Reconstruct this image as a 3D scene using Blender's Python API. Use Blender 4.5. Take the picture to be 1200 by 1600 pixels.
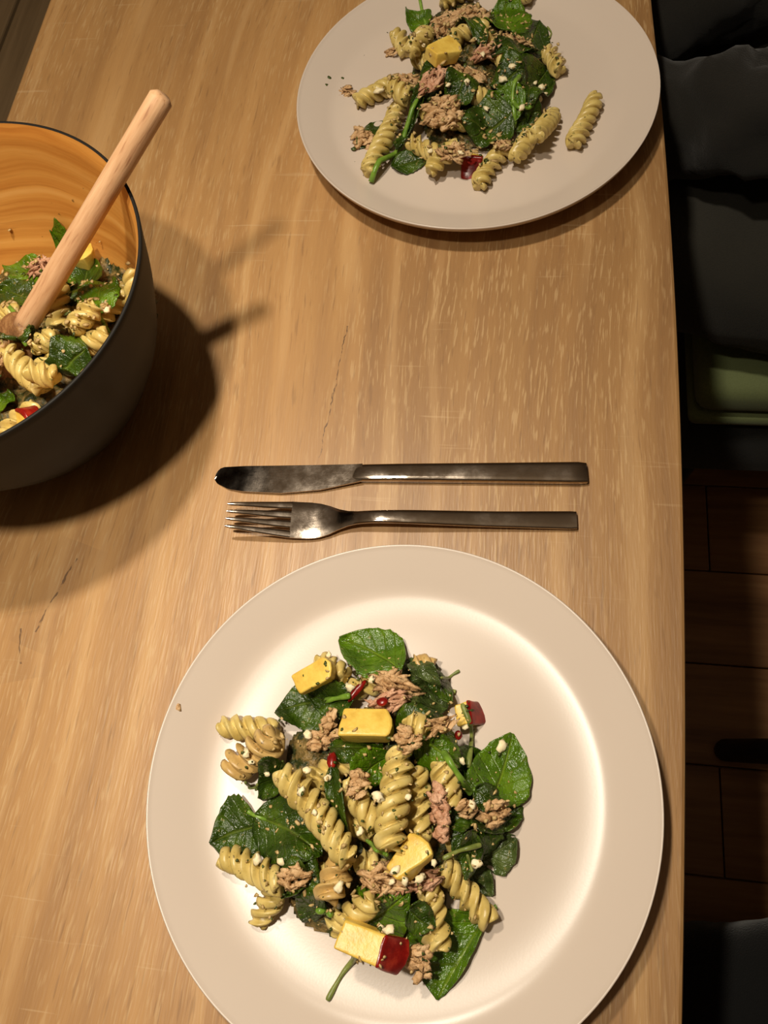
import bpy, bmesh, math, random
import numpy as np
from mathutils import Vector, Matrix, noise as mnoise

for o in list(bpy.data.objects):
    bpy.data.objects.remove(o, do_unlink=True)
SC = bpy.context.scene
COL = SC.collection
PI = math.pi
ZT = 0.75                       # height of the table top above the floor
rng = np.random.default_rng(7)
random.seed(7)

# ------------------------------------------------------------------ camera
F_PX = 1275.8
CAM_H = 0.4536                  # camera height above the table top
ROT = np.array([[0.98823007, -0.05114789, 0.14417079],
                [0.10188939, 0.92305246, -0.37093492],
                [-0.11410466, 0.38125851, 0.91739962]])
cd = bpy.data.cameras.new('camera')
cam = bpy.data.objects.new('camera', cd)
COL.objects.link(cam)
cam.matrix_world = Matrix.Translation((0, 0, ZT + CAM_H)) @ Matrix(ROT.tolist()).to_4x4()
cd.sensor_fit = 'VERTICAL'
cd.sensor_height = 24
cd.sensor_width = 18
cd.lens = F_PX / 1600 * 24
cd.clip_start = 0.02
SC.camera = cam

# ------------------------------------------------------------------ world, lamps, exposure
W = bpy.data.worlds.new('dim_room')
SC.world = W
W.use_nodes = True
W.node_tree.nodes['Background'].inputs[0].default_value = (1.0, 0.72, 0.46, 1)
W.node_tree.nodes['Background'].inputs[1].default_value = 0.012

def lamp(loc, down, glow, cone, radius=0.028):
    """pendant: a bulb in an assumed shade, plus a point light added as fill"""
    for kind, watts in (('SPOT', down), ('POINT', glow)):
        ld = bpy.data.lights.new('pendant_and_fill', kind)
        if kind == 'SPOT':
            ld.spot_size = math.radians(cone)
            ld.spot_blend = 1.0
        ld.energy = watts
        ld.color = (1.0, 0.89, 0.72)
        ld.shadow_soft_size = radius
        lo = bpy.data.objects.new('pendant_and_fill', ld)
        lo.location = loc
        COL.objects.link(lo)
lamp((-0.225, 0.040, ZT + 0.87), 17.5, 6.0, 66)
lamp((-0.222, 0.349, ZT + 0.88), 14.5, 8.5, 104)

SC.view_settings.view_transform = 'Standard'
SC.view_settings.look = 'None'
SC.view_settings.gamma = 1
SC.view_settings.use_curve_mapping = False
SC.view_settings.exposure = -0.1

# ------------------------------------------------------------------ helpers
def P(px, py, z):
    """point of the scene seen at a photograph pixel, at height z above the table top"""
    d = ROT @ np.array([(px - 600) / F_PX, -(py - 800) / F_PX, -1.0])
    t = (z - CAM_H) / d[2]
    return np.array([d[0] * t, d[1] * t, z + ZT])

def link(o, parent=None):
    COL.objects.link(o)
    if parent is not None:
        o.parent = parent
    return o

def tag(o, label=None, cat=None, group=None, kind=None):
    if label: o['label'] = label
    if cat: o['category'] = cat
    if group: o['group'] = group
    if kind: o['kind'] = kind
    return o

def empty(name, loc=(0, 0, 0), rz=0.0):
    o = bpy.data.objects.new(name, None)
    o.empty_display_size = 0.02
    o.location = loc
    o.rotation_euler = (0, 0, rz)
    return link(o)

def mesh(name, verts, faces, mat, parent=None, smooth=True):
    me = bpy.data.meshes.new(name)
    me.from_pydata([tuple(map(float, v)) for v in verts], [], [tuple(int(i) for i in f) for f in faces])
    me.update()
    if smooth:
        me.polygons.foreach_set('use_smooth', [True] * len(me.polygons))
    if mat: me.materials.append(mat)
    return link(bpy.data.objects.new(name, me), parent)

def sharp(o, deg=38):
    o.data.set_sharp_from_angle(angle=math.radians(deg))
    return o

def from_bm(name, bm, mat, parent=None, smooth=False):
    me = bpy.data.meshes.new(name)
    bm.normal_update()
    bm.to_mesh(me); bm.free()
    if smooth:
        me.polygons.foreach_set('use_smooth', [True] * len(me.polygons))
    me.materials.append(mat)
    return link(bpy.data.objects.new(name, me), parent)

def box_bm(x0, x1, y0, y1, z0, z1, bevel=0.0, seg=2):
    bm = bmesh.new()
    bmesh.ops.create_cube(bm, size=1)
    for v in bm.verts:
        v.co = Vector((x0 + (v.co.x + .5) * (x1 - x0), y0 + (v.co.y + .5) * (y1 - y0), z0 + (v.co.z + .5) * (z1 - z0)))
    if bevel:
        bmesh.ops.bevel(bm, geom=bm.edges[:], offset=bevel, segments=seg, profile=0.5, affect='EDGES')
    return bm

def lathe(profile, n=128):
    """profile: list of (r, z), open or closed, swept about z"""
    vs, fs = [], []
    m = len(profile)
    for i in range(n):
        a = 2 * PI * i / n
        for r, z in profile:
            vs.append((r * math.cos(a), r * math.sin(a), z))
    for i in range(n):
        j = (i + 1) % n
        for k in range(m - 1):
            fs.append((i * m + k, j * m + k, j * m + k + 1, i * m + k + 1))
    return vs, fs

def sweep(path, widths, heights, n=16, power=2.0, up=(0, 0, 1), cap=True):
    """superellipse section swept along path; width is sideways, height along up"""
    path = np.array(path, float); m = len(path)
    T = np.gradient(path, axis=0)
    T /= np.linalg.norm(T, axis=1)[:, None]
    up = np.array(up, float)
    vs, fs = [], []
    for i in range(m):
        s = np.cross(T[i], up)
        if np.linalg.norm(s) < 1e-4: s = np.array([1.0, 0, 0])
        s /= np.linalg.norm(s)
        u = np.cross(s, T[i])
        for k in range(n):
            a = 2 * PI * k / n
            c, q = math.cos(a), math.sin(a)
            x = math.copysign(abs(c) ** (2 / power), c) * widths[i] / 2
            y = math.copysign(abs(q) ** (2 / power), q) * heights[i] / 2
            vs.append(path[i] + s * x + u * y)
    for i in range(m - 1):
        for k in range(n):
            l = (k + 1) % n
            fs.append((i * n + k, i * n + l, (i + 1) * n + l, (i + 1) * n + k))
    if cap:
        fs.append(tuple(range(n - 1, -1, -1)))
        fs.append(tuple((m - 1) * n + k for k in range(n)))
    return vs, fs

# ------------------------------------------------------------------ materials
class NT:
    def __init__(self, name):
        self.m = bpy.data.materials.new(name)
        self.m.use_nodes = True
        self.t = self.m.node_tree
        self.b = self.t.nodes['Principled BSDF']
    def n(self, kind, **kw):
        nd = self.t.nodes.new(kind)
        for k, v in kw.items():
            if k.startswith('i_'):
                key = k[2:]
                key = int(key) if key.isdigit() else key.replace('_', ' ')
                nd.inputs[key].default_value = v
            else:
                setattr(nd, k, v)
        return nd
    def l(self, a, b): self.t.links.new(a, b)
    def coords(self, scale=(1, 1, 1), kind='Object', rot=(0, 0, 0)):
        tc = self.n('ShaderNodeTexCoord')
        mp = self.n('ShaderNodeMapping')
        mp.inputs['Scale'].default_value = scale
        mp.inputs['Rotation'].default_value = rot
        self.l(tc.outputs[kind], mp.inputs['Vector'])
        return mp.outputs['Vector']
    def noise(self, vec, scale, detail=4, rough=.55, dist=0.0):
        nd = self.n('ShaderNodeTexNoise', i_Scale=scale, i_Detail=detail, i_Roughness=rough, i_Distortion=dist)
        self.l(vec, nd.inputs['Vector'])
        return nd.outputs['Fac']
    def ramp(self, fac, stops, interp='LINEAR'):
        nd = self.n('ShaderNodeValToRGB')
        nd.color_ramp.interpolation = interp
        e = nd.color_ramp.elements
        while len(e) < len(stops): e.new(0.5)
        for el, (p, c) in zip(e, stops):
            el.position = p
            el.color = (*c, 1) if len(c) == 3 else c
        self.l(fac, nd.inputs['Fac'])
        return nd.outputs['Color']
    def mix(self, fac, a, b, mode='MIX'):
        nd = self.n('ShaderNodeMix', data_type='RGBA', blend_type=mode)
        for s, v in ((0, fac), (6, a), (7, b)):
            if isinstance(v, (float, int)): nd.inputs[s].default_value = v
            elif isinstance(v, tuple): nd.inputs[s].default_value = (*v, 1)
            else: self.l(v, nd.inputs[s])
        return nd.outputs[2]
    def math(self, op, a, b=0.0):
        nd = self.n('ShaderNodeMath', operation=op)
        for i, v in enumerate((a, b)):
            if isinstance(v, (float, int)): nd.inputs[i].default_value = v
            else: self.l(v, nd.inputs[i])
        return nd.outputs[0]
    def bump(self, h, strength=.3, dist=.001):
        nd = self.n('ShaderNodeBump', i_Strength=strength, i_Distance=dist)
        self.l(h, nd.inputs['Height'])
        self.l(nd.outputs['Normal'], self.b.inputs['Normal'])
    def set(self, color=None, rough=None, metal=None, spec=None, coat=None, sheen=None, sss=None):
        for key, v in (('Base Color', color), ('Roughness', rough), ('Metallic', metal), ('Specular IOR Level', spec),
                       ('Coat Weight', coat), ('Sheen Weight', sheen), ('Subsurface Weight', sss)):
            if v is None: continue
            if isinstance(v, tuple): self.b.inputs[key].default_value = (*v, 1)
            elif isinstance(v, (float, int)): self.b.inputs[key].default_value = v
            else: self.l(v, self.b.inputs[key])
        return self

def srgb(r, g, b):
    f = lambda c: (c / 255 / 12.92) if c / 255 <= .04045 else ((c / 255 + .055) / 1.055) ** 2.4
    return (f(r), f(g), f(b))

def plain(name, c, rough=.5, metal=0.0, **k):
    t = NT(name); t.set(color=c, rough=rough, metal=metal, **k)
    return t.m

# limed oak laminate: grain along y, broad tone bands, pale flecks, fine dark pores, two knots with cracks
def m_oak():
    t = NT('limed_oak')
    tc = t.n('ShaderNodeTexCoord')
    obj = tc.outputs['Object']
    def mapped(scale, rot=(0, 0, 0), loc=(0, 0, 0)):
        mp = t.n('ShaderNodeMapping')
        mp.inputs['Scale'].default_value = scale
        mp.inputs['Rotation'].default_value = rot
        mp.inputs['Location'].default_value = loc
        t.l(obj, mp.inputs['Vector'])
        return mp.outputs['Vector']
    # bend the grain a little so it wanders and swirls near the knots
    warp = t.n('ShaderNodeTexNoise', i_Scale=5.0, i_Detail=1.5, i_Roughness=.4)
    t.l(mapped((1, .55, 1)), warp.inputs['Vector'])
    sub = t.n('ShaderNodeVectorMath', operation='SUBTRACT')
    t.l(warp.outputs['Color'], sub.inputs[0]); sub.inputs[1].default_value = (.5, .5, .5)
    scl = t.n('ShaderNodeVectorMath', operation='MULTIPLY')
    t.l(sub.outputs[0], scl.inputs[0]); scl.inputs[1].default_value = (.045, .0, 0)
    add = t.n('ShaderNodeVectorMath', operation='ADD')
    t.l(obj, add.inputs[0]); t.l(scl.outputs[0], add.inputs[1])
    warped = add.outputs[0]
    for kx, ky, ks, kc in ((-.322, .402, .055, -.9), (-.255, .100, .045, -.8), (-.395, .06, .05, -.7)):
        dv = t.n('ShaderNodeVectorMath', operation='SUBTRACT')
        t.l(obj, dv.inputs[0]); dv.inputs[1].default_value = (kx, ky, 0)
        ln = t.n('ShaderNodeVectorMath', operation='LENGTH'); t.l(dv.outputs[0], ln.inputs[0])
        q = t.math('DIVIDE', ln.outputs['Value'], ks)
        g = t.math('EXPONENT', t.math('MULTIPLY', t.math('MULTIPLY', q, q), -1.0))
        sx_ = t.n('ShaderNodeSeparateXYZ'); t.l(dv.outputs[0], sx_.inputs[0])
        sh = t.n('ShaderNodeCombineXYZ'); t.l(t.math('MULTIPLY', t.math('MULTIPLY', sx_.outputs['X'], g), kc), sh.inputs['X'])
        ad2 = t.n('ShaderNodeVectorMath', operation='ADD')
        t.l(warped, ad2.inputs[0]); t.l(sh.outputs[0], ad2.inputs[1]); warped = ad2.outputs[0]
    def wm(scale, loc=(0, 0, 0)):
        mp = t.n('ShaderNodeMapping')
        mp.inputs['Scale'].default_value = scale
        mp.inputs['Location'].default_value = loc
        t.l(warped, mp.inputs['Vector'])
        return mp.outputs['Vector']
    bands = t.noise(wm((9, 1.1, 1)), 1.6, 3, .55)
    base = t.ramp(bands, [(.25, srgb(137, 103, 67)), (.45, srgb(159, 122, 79)), (.6, srgb(170, 132, 87)), (.8, srgb(152, 116, 78))])
    mid = t.noise(wm((110, 4.5, 1)), 1.0, 5, .6)
    base = t.mix(.36, base, t.ramp(mid, [(.3, srgb(124, 91, 58)), (.5, srgb(159, 123, 81)), (.7, srgb(181, 146, 101))]))
    # cathedral figure
    wv = t.n('ShaderNodeTexWave', wave_type='BANDS', bands_direction='X', i_Scale=10.0, i_Distortion=7.0, i_Detail=2.0, i_Detail_Scale=1.2)
    t.l(wm((1, .16, 1)), wv.inputs['Vector'])
    fig = t.ramp(wv.outputs['Fac'], [(0.0, (0, 0, 0)), (.35, (.35, .35, .35)), (1, (1, 1, 1))])
    base = t.mix(t.math('MULTIPLY', t.math('SUBTRACT', 1.0, fig), .16), base, srgb(124, 91, 58))
    # two boards printed side by side: the left one paler, the right one browner
    spx = t.n('ShaderNodeSeparateXYZ'); t.l(add.outputs[0], spx.inputs[0])
    side = t.math('MULTIPLY', t.math('ADD', spx.outputs['X'], .150), 12.0)
    side = t.math('MINIMUM', t.math('MAXIMUM', side, 0.0), 1.0)
    base = t.mix(1.0, base, t.mix(side, (1.24, 1.17, 1.04), (1.0, .95, .86)), 'MULTIPLY')
    pale = t.ramp(wv.outputs['Fac'], [(.80, (0, 0, 0)), (.96, (1, 1, 1))])
    pm_ = t.noise(wm((20, 6, 1), (5, 1, 0)), 1.0, 2, .5)
    base = t.mix(t.math('MULTIPLY', t.math('MULTIPLY', pale, t.ramp(pm_, [(.4, (0, 0, 0)), (.6, (1, 1, 1))])), .22), base, srgb(214, 176, 124))
    # pale limed pores, short along the grain
    pores = t.noise(wm((760, 62, 1)), 1.0, 2, .5)
    where = t.noise(wm((14, 5, 1)), 1.0, 2, .5)
    pf = t.math('MULTIPLY', t.ramp(pores, [(.56, (0, 0, 0)), (.66, (1, 1, 1))]), t.ramp(where, [(.28, (0, 0, 0)), (.60, (1, 1, 1))]))
    base = t.mix(t.math('MULTIPLY', pf, .42), base, srgb(205, 173, 126))
    dark = t.noise(wm((560, 40, 1), (3, 7, 0)), 1.0, 2, .5)
    df = t.ramp(dark, [(.62, (0, 0, 0)), (.72, (1, 1, 1))])
    base = t.mix(t.math('MULTIPLY', df, .3), base, srgb(101, 71, 45))
    # cross saw marks: pale dashes across the grain
    saw = t.noise(mapped((16, 330, 1)), 1.0, 2, .5)
    sw = t.noise(mapped((9, 7, 1), loc=(2, 2, 0)), 1.0, 1, .5)
    sf = t.math('MULTIPLY', t.ramp(saw, [(.66, (0, 0, 0)), (.72, (1, 1, 1))]), t.ramp(sw, [(.55, (0, 0, 0)), (.65, (1, 1, 1))]))
    base = t.mix(t.math('MULTIPLY', sf, .3), base, srgb(206, 175, 133))
    # long dark knot cracks at fixed places of the board: thin lines that wobble
    for (x0, y0, ang, L, wd) in ((-.318, .390, -.62, .065, .0006), (-.267, .118, -.28, .05, .0006), (-.281, .085, .25, .022, .0005), (-.113, .262, -.06, .11, .0004)):
        mp = t.n('ShaderNodeMapping', vector_type='TEXTURE')
        mp.inputs['Location'].default_value = (x0, y0, 0)
        mp.inputs['Rotation'].default_value = (0, 0, ang)
        t.l(obj, mp.inputs['Vector'])
        sp = t.n('ShaderNodeSeparateXYZ'); t.l(mp.outputs['Vector'], sp.inputs[0])
        wob = t.math('MULTIPLY', t.math('SUBTRACT', t.noise(obj, 90, 2, .6), .5), .006)
        ax = t.math('ABSOLUTE', t.math('ADD', sp.outputs['X'], wob))
        ay = t.math('ABSOLUTE', sp.outputs['Y'])
        f = t.math('MULTIPLY', t.math('LESS_THAN', ax, wd), t.math('LESS_THAN', ay, L / 2))
        f2 = t.math('MULTIPLY', t.math('LESS_THAN', ax, .012), t.math('LESS_THAN', ay, L / 2))
        br = t.noise(obj, 160, 2, .6)
        f = t.math('MULTIPLY', f, t.ramp(br, [(.4, (0.1, .1, .1)), (.55, (1, 1, 1))]))
        base = t.mix(t.math('MULTIPLY', f, .7), base, srgb(60, 38, 23))
        halo = t.math('SUBTRACT', 1.0, t.math('DIVIDE', ax, .02))
        halo = t.math('MULTIPLY', t.math('MAXIMUM', halo, 0.0), t.math('LESS_THAN', ay, L / 2 + .01))
        if L < .1: base = t.mix(t.math('MULTIPLY', halo, .18), base, srgb(110, 80, 58))
    t.set(color=base, rough=t.ramp(mid, [(.3, (.46,) * 3), (.7, (.38,) * 3)]), spec=.6)
    h = t.math('ADD', t.math('MULTIPLY', pores, 1.0), t.math('MULTIPLY', mid, .8))
    t.bump(h, .3, .0005)
    return t.m

def m_pasta(name, a, b, c):
    t = NT(name)
    v = t.coords()
    n1 = t.noise(v, 90, 4, .6)
    col = t.ramp(n1, [(.3, a), (.55, b), (.75, c)])
    n2 = t.noise(v, 420, 2, .5)
    sp = t.ramp(n2, [(.66, (0, 0, 0)), (.71, (1, 1, 1))])
    col = t.mix(t.math('MULTIPLY', sp, .75), col, srgb(84, 70, 30))
    n3 = t.noise(v, 260, 2, .5, .5)
    gr = t.ramp(n3, [(.67, (0, 0, 0)), (.73, (1, 1, 1))])
    col = t.mix(t.math('MULTIPLY', gr, .6), col, srgb(92, 96, 40))
    t.set(color=col, rough=.36, spec=.5)
    t.bump(t.noise(v, 500, 2, .5), .12, .0005)
    return t.m

def m_leaf(name, a, b, c, pale):
    t = NT(name)
    uv = t.n('ShaderNodeUVMap'); uv.uv_map = 'UVMap'
    sp = t.n('ShaderNodeSeparateXYZ'); t.l(uv.outputs['UV'], sp.inputs[0])
    au = t.math('ABSOLUTE', t.math('SUBTRACT', sp.outputs['X'], .5))
    vv = sp.outputs['Y']
    obj = t.coords()
    n1 = t.noise(obj, 70, 3, .6)
    col = t.ramp(n1, [(.3, a), (.55, b), (.75, c)])
    mid = t.ramp(au, [(.0, (1, 1, 1)), (.035, (0, 0, 0))])
    # side veins run outward and forward
    w = t.math('ADD', t.math('SUBTRACT', vv, t.math('MULTIPLY', au, .75)), t.math('MULTIPLY', t.noise(obj, 60, 1, .5), .06))
    sv = t.math('ABSOLUTE', t.math('SUBTRACT', t.math('FRACT', t.math('MULTIPLY', w, 5.5)), .5))
    svf = t.ramp(sv, [(.0, (1, 1, 1)), (.09, (0, 0, 0))])
    vein = t.math('MAXIMUM', mid, t.math('MULTIPLY', svf, .35))
    col = t.mix(t.math('MULTIPLY', vein, .5), col, pale)
    cr = t.noise(obj, 330, 2, .5)
    cf = t.ramp(cr, [(.67, (0, 0, 0)), (.72, (1, 1, 1))])
    col = t.mix(t.math('MULTIPLY', cf, .55), col, srgb(140, 128, 70))
    t.set(color=col, rough=t.ramp(t.noise(obj, 160, 2, .5), [(.4, (.16,) * 3), (.65, (.36,) * 3)]), spec=.6)
    h = t.math('ADD', t.math('MULTIPLY', vein, -.8), t.math('MULTIPLY', t.noise(obj, 170, 4, .65), 1.8))
    t.bump(h, .8, .0016)
    return t.m

def m_speckle(name, stops, scale, rough, bump=.4, spec=.4, bd=.001, bs=None):
    t = NT(name)
    v = t.coords()
    t.set(color=t.ramp(t.noise(v, scale, 4, .65), stops), rough=rough, spec=spec)
    t.bump(t.noise(v, bs or scale * 2.2, 3, .6), bump, bd)
    return t.m

def m_wood(name, stops, sc, rough=.5, bump=.2):
    t = NT(name)
    v = t.coords(sc)
    n = t.noise(v, 1.0, 5, .6)
    t.set(color=t.ramp(n, stops), rough=rough, spec=.4)
    t.bump(n, bump, .001)
    return t.m

def m_bamboo():
    t = NT('spun_bamboo')
    v = t.coords()
    sp = t.n('ShaderNodeSeparateXYZ'); t.l(v, sp.inputs[0])
    warp = t.math('MULTIPLY', t.math('SUBTRACT', t.noise(v, 14, 2, .5), .5), .016)
    z = t.math('ADD', sp.outputs['Z'], warp)
    cx = t.n('ShaderNodeCombineXYZ')
    t.l(t.math('MULTIPLY', z, 95.0), cx.inputs['Z'])
    t.l(t.math('MULTIPLY', sp.outputs['X'], 3.0), cx.inputs['X']); t.l(t.math('MULTIPLY', sp.outputs['Y'], 3.0), cx.inputs['Y'])
    n = t.noise(cx.outputs[0], 1.0, 5, .6)
    col = t.ramp(n, [(.28, srgb(176, 108, 42)), (.42, srgb(202, 136, 60)), (.55, srgb(218, 156, 76)), (.75, srgb(232, 178, 102))])
    fine = t.noise(cx.outputs[0], 5.0, 3, .6)
    col = t.mix(t.math('MULTIPLY', t.ramp(fine, [(.58, (0, 0, 0)), (.72, (1, 1, 1))]), .3), col, srgb(150, 84, 26))
    crumb = t.noise(v, 190, 2, .5)
    low = t.math('LESS_THAN', sp.outputs['Z'], .105)
    cf = t.math('MULTIPLY', t.ramp(crumb, [(.70, (0, 0, 0)), (.74, (1, 1, 1))]), low)
    col = t.mix(t.math('MULTIPLY', cf, .7), col, srgb(84, 62, 24))
    t.set(color=col, rough=.38, spec=.45)
    t.bump(crumb, .08, .001)
    return t.m

def m_steel(name, rough=.16, scale=240):
    t = NT(name)
    v = t.coords((1, 6, 6))
    n = t.noise(v, scale, 3, .6)
    v2 = t.coords((1, 1, 1))
    sm = t.noise(v2, 55, 4, .65)
    t.set(color=srgb(172, 160, 148), metal=1.0, rough=t.ramp(sm, [(.35, (rough * .6,) * 3), (.7, (rough * 1.7,) * 3)]))
    sc = t.noise(v2, 330, 4, .7, 1.2)
    t.bump(t.math('ADD', n, t.math('MULTIPLY', sc, 1.5)), .04, .0005)
    return t.m

def m_fabric(name, c, c2, scale=900, rough=.9, bump=.4):
    t = NT(name)
    v = t.coords()
    n = t.noise(v, scale, 3, .6)
    t.set(color=t.mix(n, c, c2), rough=rough, spec=.15, sheen=.15)
    t.bump(n, bump, .002)
    return t.m

def m_plate():
    t = NT('matte_beige_glaze')
    v = t.coords()
    t.set(color=t.mix(t.noise(v, 30, 2, .5), (.60, .505, .43), (.62, .525, .445)), rough=.25, spec=.28)
    t.bump(t.noise(v, 900, 2, .5), .03, .0003)
    return t.m

M = dict(
    oak=m_oak(), plate=m_plate(),
    bowl=plain('matte_dark_grey_lacquer', srgb(32, 29, 26), .55, spec=.18), bamboo=m_bamboo(),
    beech=m_wood('beech_spoon_wood', [(.3, srgb(168, 120, 84)), (.42, srgb(204, 158, 116)), (.7, srgb(222, 180, 138))], (40, 420, 420), .6, .2),
    soiled=m_speckle('food_smeared_wood', [(.3, srgb(84, 58, 34)), (.5, srgb(132, 92, 58)), (.7, srgb(178, 136, 90))], 130, .45, .8, bd=.002, bs=300),
    steel=m_steel('worn_steel', .12), steelb=m_steel('blade_steel', .11),
    pasta=m_pasta('pesto_pasta', srgb(186, 160, 84), srgb(210, 186, 112), srgb(224, 204, 136)),
    pasta2=m_pasta('tuna_coated_pasta', srgb(178, 142, 80), srgb(204, 170, 106), srgb(218, 188, 126)),
    leaf=m_leaf('spinach_dark', srgb(26, 44, 6), srgb(52, 76, 10), srgb(84, 108, 18), srgb(116, 134, 48)),
    leafb=m_leaf('spinach_bright', srgb(50, 80, 6), srgb(80, 114, 10), srgb(106, 138, 20), srgb(138, 158, 50)),
    leafu=m_leaf('spinach_underside', srgb(52, 66, 28), srgb(72, 88, 40), srgb(94, 108, 54), srgb(124, 134, 80)),
    stem=m_speckle('stem_green', [(.3, srgb(80, 118, 32)), (.6, srgb(122, 156, 56)), (.8, srgb(150, 176, 84))], 120, .3, .2),
    stemd=m_speckle('stem_dull', [(.3, srgb(90, 104, 44)), (.6, srgb(132, 140, 70)), (.8, srgb(160, 160, 96))], 120, .4, .3),
    flesh=m_speckle('apple_flesh', [(.3, srgb(208, 166, 66)), (.5, srgb(230, 194, 88)), (.78, srgb(240, 212, 112))], 75, .35, .25, bs=300),
    skin=m_speckle('apple_skin', [(.3, srgb(84, 10, 10)), (.55, srgb(134, 22, 16)), (.75, srgb(172, 52, 32))], 120, .25, .1),
    tuna=m_speckle('tuna', [(.25, srgb(146, 108, 66)), (.45, srgb(192, 152, 106)), (.62, srgb(212, 176, 130)), (.8, srgb(226, 196, 152))], 130, .5, .7, bd=.0018, bs=420),
    tunap=m_speckle('pink_tuna', [(.25, srgb(150, 102, 70)), (.45, srgb(192, 142, 110)), (.62, srgb(212, 166, 134)), (.8, srgb(224, 188, 156))], 130, .5, .7, bd=.0018, bs=420),
    cheese=m_speckle('white_crumb', [(.3, srgb(232, 214, 168)), (.7, srgb(252, 240, 206))], 200, .5, .3),
    mash=m_speckle('pesto_mash', [(.28, srgb(22, 32, 8)), (.44, srgb(48, 54, 18)), (.58, srgb(120, 98, 54)), (.75, srgb(176, 146, 92))], 150, .45, .8, bd=.002, bs=330),
    crumb=m_speckle('tuna_crumb', [(.3, srgb(158, 128, 74)), (.7, srgb(214, 186, 130))], 250, .5, .4),
    herb=m_speckle('herb_fleck', [(.3, srgb(34, 48, 14)), (.7, srgb(86, 96, 34))], 250, .4, .3),
    floor=m_wood('dark_floor_wood', [(.3, srgb(112, 76, 46)), (.55, srgb(146, 104, 66)), (.75, srgb(166, 122, 80))], (3, 40, 3), .45, .2),
    bench=m_wood('dark_bench_wood', [(.3, srgb(116, 94, 66)), (.55, srgb(140, 116, 84)), (.75, srgb(156, 130, 98))], (40, 2, 40), .6, .2),
    hoodie=m_fabric('charcoal_jersey', srgb(28, 26, 23), srgb(38, 36, 32)),
    trousers=m_fabric('charcoal_trousers', srgb(42, 40, 35), srgb(54, 52, 46)),
    black=m_fabric('black_denim', srgb(9, 9, 9), srgb(13, 13, 13)),
    velvet=m_fabric('green_velvet', srgb(100, 108, 70), srgb(118, 128, 86), 600, .8, .2),
    velvetd=m_fabric('black_upholstery', srgb(20, 22, 18), srgb(28, 30, 24), 600, .9, .2),
    metal=plain('black_metal', srgb(14, 14, 14), .4, spec=.4),
    skinp=plain('skin', srgb(196, 144, 112), .5), hair=plain('dark_hair', srgb(40, 28, 20), .5),
    paint=plain('warm_white_paint', srgb(214, 200, 180), .9, spec=.2),
)

# ------------------------------------------------------------------ room shell
def structure(o): return tag(o, kind='structure')
RX0, RX1, RY0, RY1, RH = -2.4, 2.2, -2.2, 3.2, 2.5
structure(from_bm('floor', box_bm(RX0, RX1, RY0, RY1, -.1, -.012), M['floor']))
floor = bpy.data.objects['floor']
# floor boards run along x, staggered ends
pw, pl = .14, 1.15
pm = {}
iy = 0
y = -.7
while y < 1.9:
    x = -1.25 - (iy % 3) * .37
    while x < 1.1:
        key = 'board'
        if key not in pm:
            o = from_bm('floor_board', box_bm(0, pl - .002, 0, pw - .002, -.012, 0, .0012, 1), M['floor'], floor)
            pm[key] = o.data
        else:
            o = link(bpy.data.objects.new('floor_board', pm[key]), floor)
        o.location = (x, y, 0)
        x += pl
    y += pw; iy += 1
structure(from_bm('wall_left', box_bm(RX0 - .1, RX0, RY0, RY1, 0, RH), M['paint']))
structure(from_bm('wall_right', box_bm(RX1, RX1 + .1, RY0, RY1, 0, RH), M['paint']))
structure(from_bm('wall_back', box_bm(RX0, RX1, RY1, RY1 + .1, 0, RH), M['paint']))
structure(from_bm('wall_front', box_bm(RX0, RX1, RY0 - .1, RY0, 0, RH), M['paint']))
structure(from_bm('ceiling', box_bm(RX0, RX1, RY0, RY1, RH, RH + .1), M['paint']))

# ------------------------------------------------------------------ table
def build_table():
    root = empty('dining_table', (-.16, .22, 0))
    tag(root, 'limed oak dining table carrying both plates, cutlery and bowl', 'table')
    # top: right edge slightly bowed, left edge straight, rounded arris
    ys = np.linspace(-.62, 1.06, 61)
    def xr(yv):
        d = yv - .27
        c = max(-.38, min(.36, d))
        return .1040 - .083 * c * c - 2 * .083 * c * (d - c) * .4
    ring = [(-.4175, yv) for yv in ys] + [(xr(yv), yv) for yv in ys[::-1]]
    n = len(ring)
    cxm = -.16
    prof = [(.0, .0022), (.0007, .0007), (.0022, .0)]
    vs, fs = [], []
    def off(p, d):
        return (p[0] + (d if p[0] < cxm else -d), p[1] + (d if p[1] < -.6 else (-d if p[1] > 1.04 else 0)))
    rows = [(.0022, -.03), (.0, -.0278), (.0, -.0022), (.0007, -.0007), (.0022, .0)]
    for d, z in rows:
        for p in ring:
            q = off(p, d); vs.append((q[0], q[1], ZT + z))
    for r in range(len(rows) - 1):
        for i in range(n):
            j = (i + 1) % n
            fs.append((r * n + j, r * n + i, (r + 1) * n + i, (r + 1) * n + j))
    m = len(ys); b = (len(rows) - 1) * n
    for i in range(m - 1):
        l0, l1 = i, i + 1
        r0, r1 = n - 1 - i, n - 2 - i
        fs.append((b + l0, b + r0, b + r1, b + l1))
        fs.append((l1, r1, r0, l0))
    top = mesh('tabletop', vs, fs, M['oak'], root, smooth=False)
    top.matrix_parent_inverse = Matrix.Translation((.16, -.22, 0))
    for sx in (-.36, .02):
        for sy in (-.52, .96):
            o = from_bm('leg', box_bm(sx - .03, sx + .03, sy - .03, sy + .03, 0, ZT - .0301, .003), M['metal'], root)
            o.matrix_parent_inverse = Matrix.Translation((.16, -.22, 0))
build_table()

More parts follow.
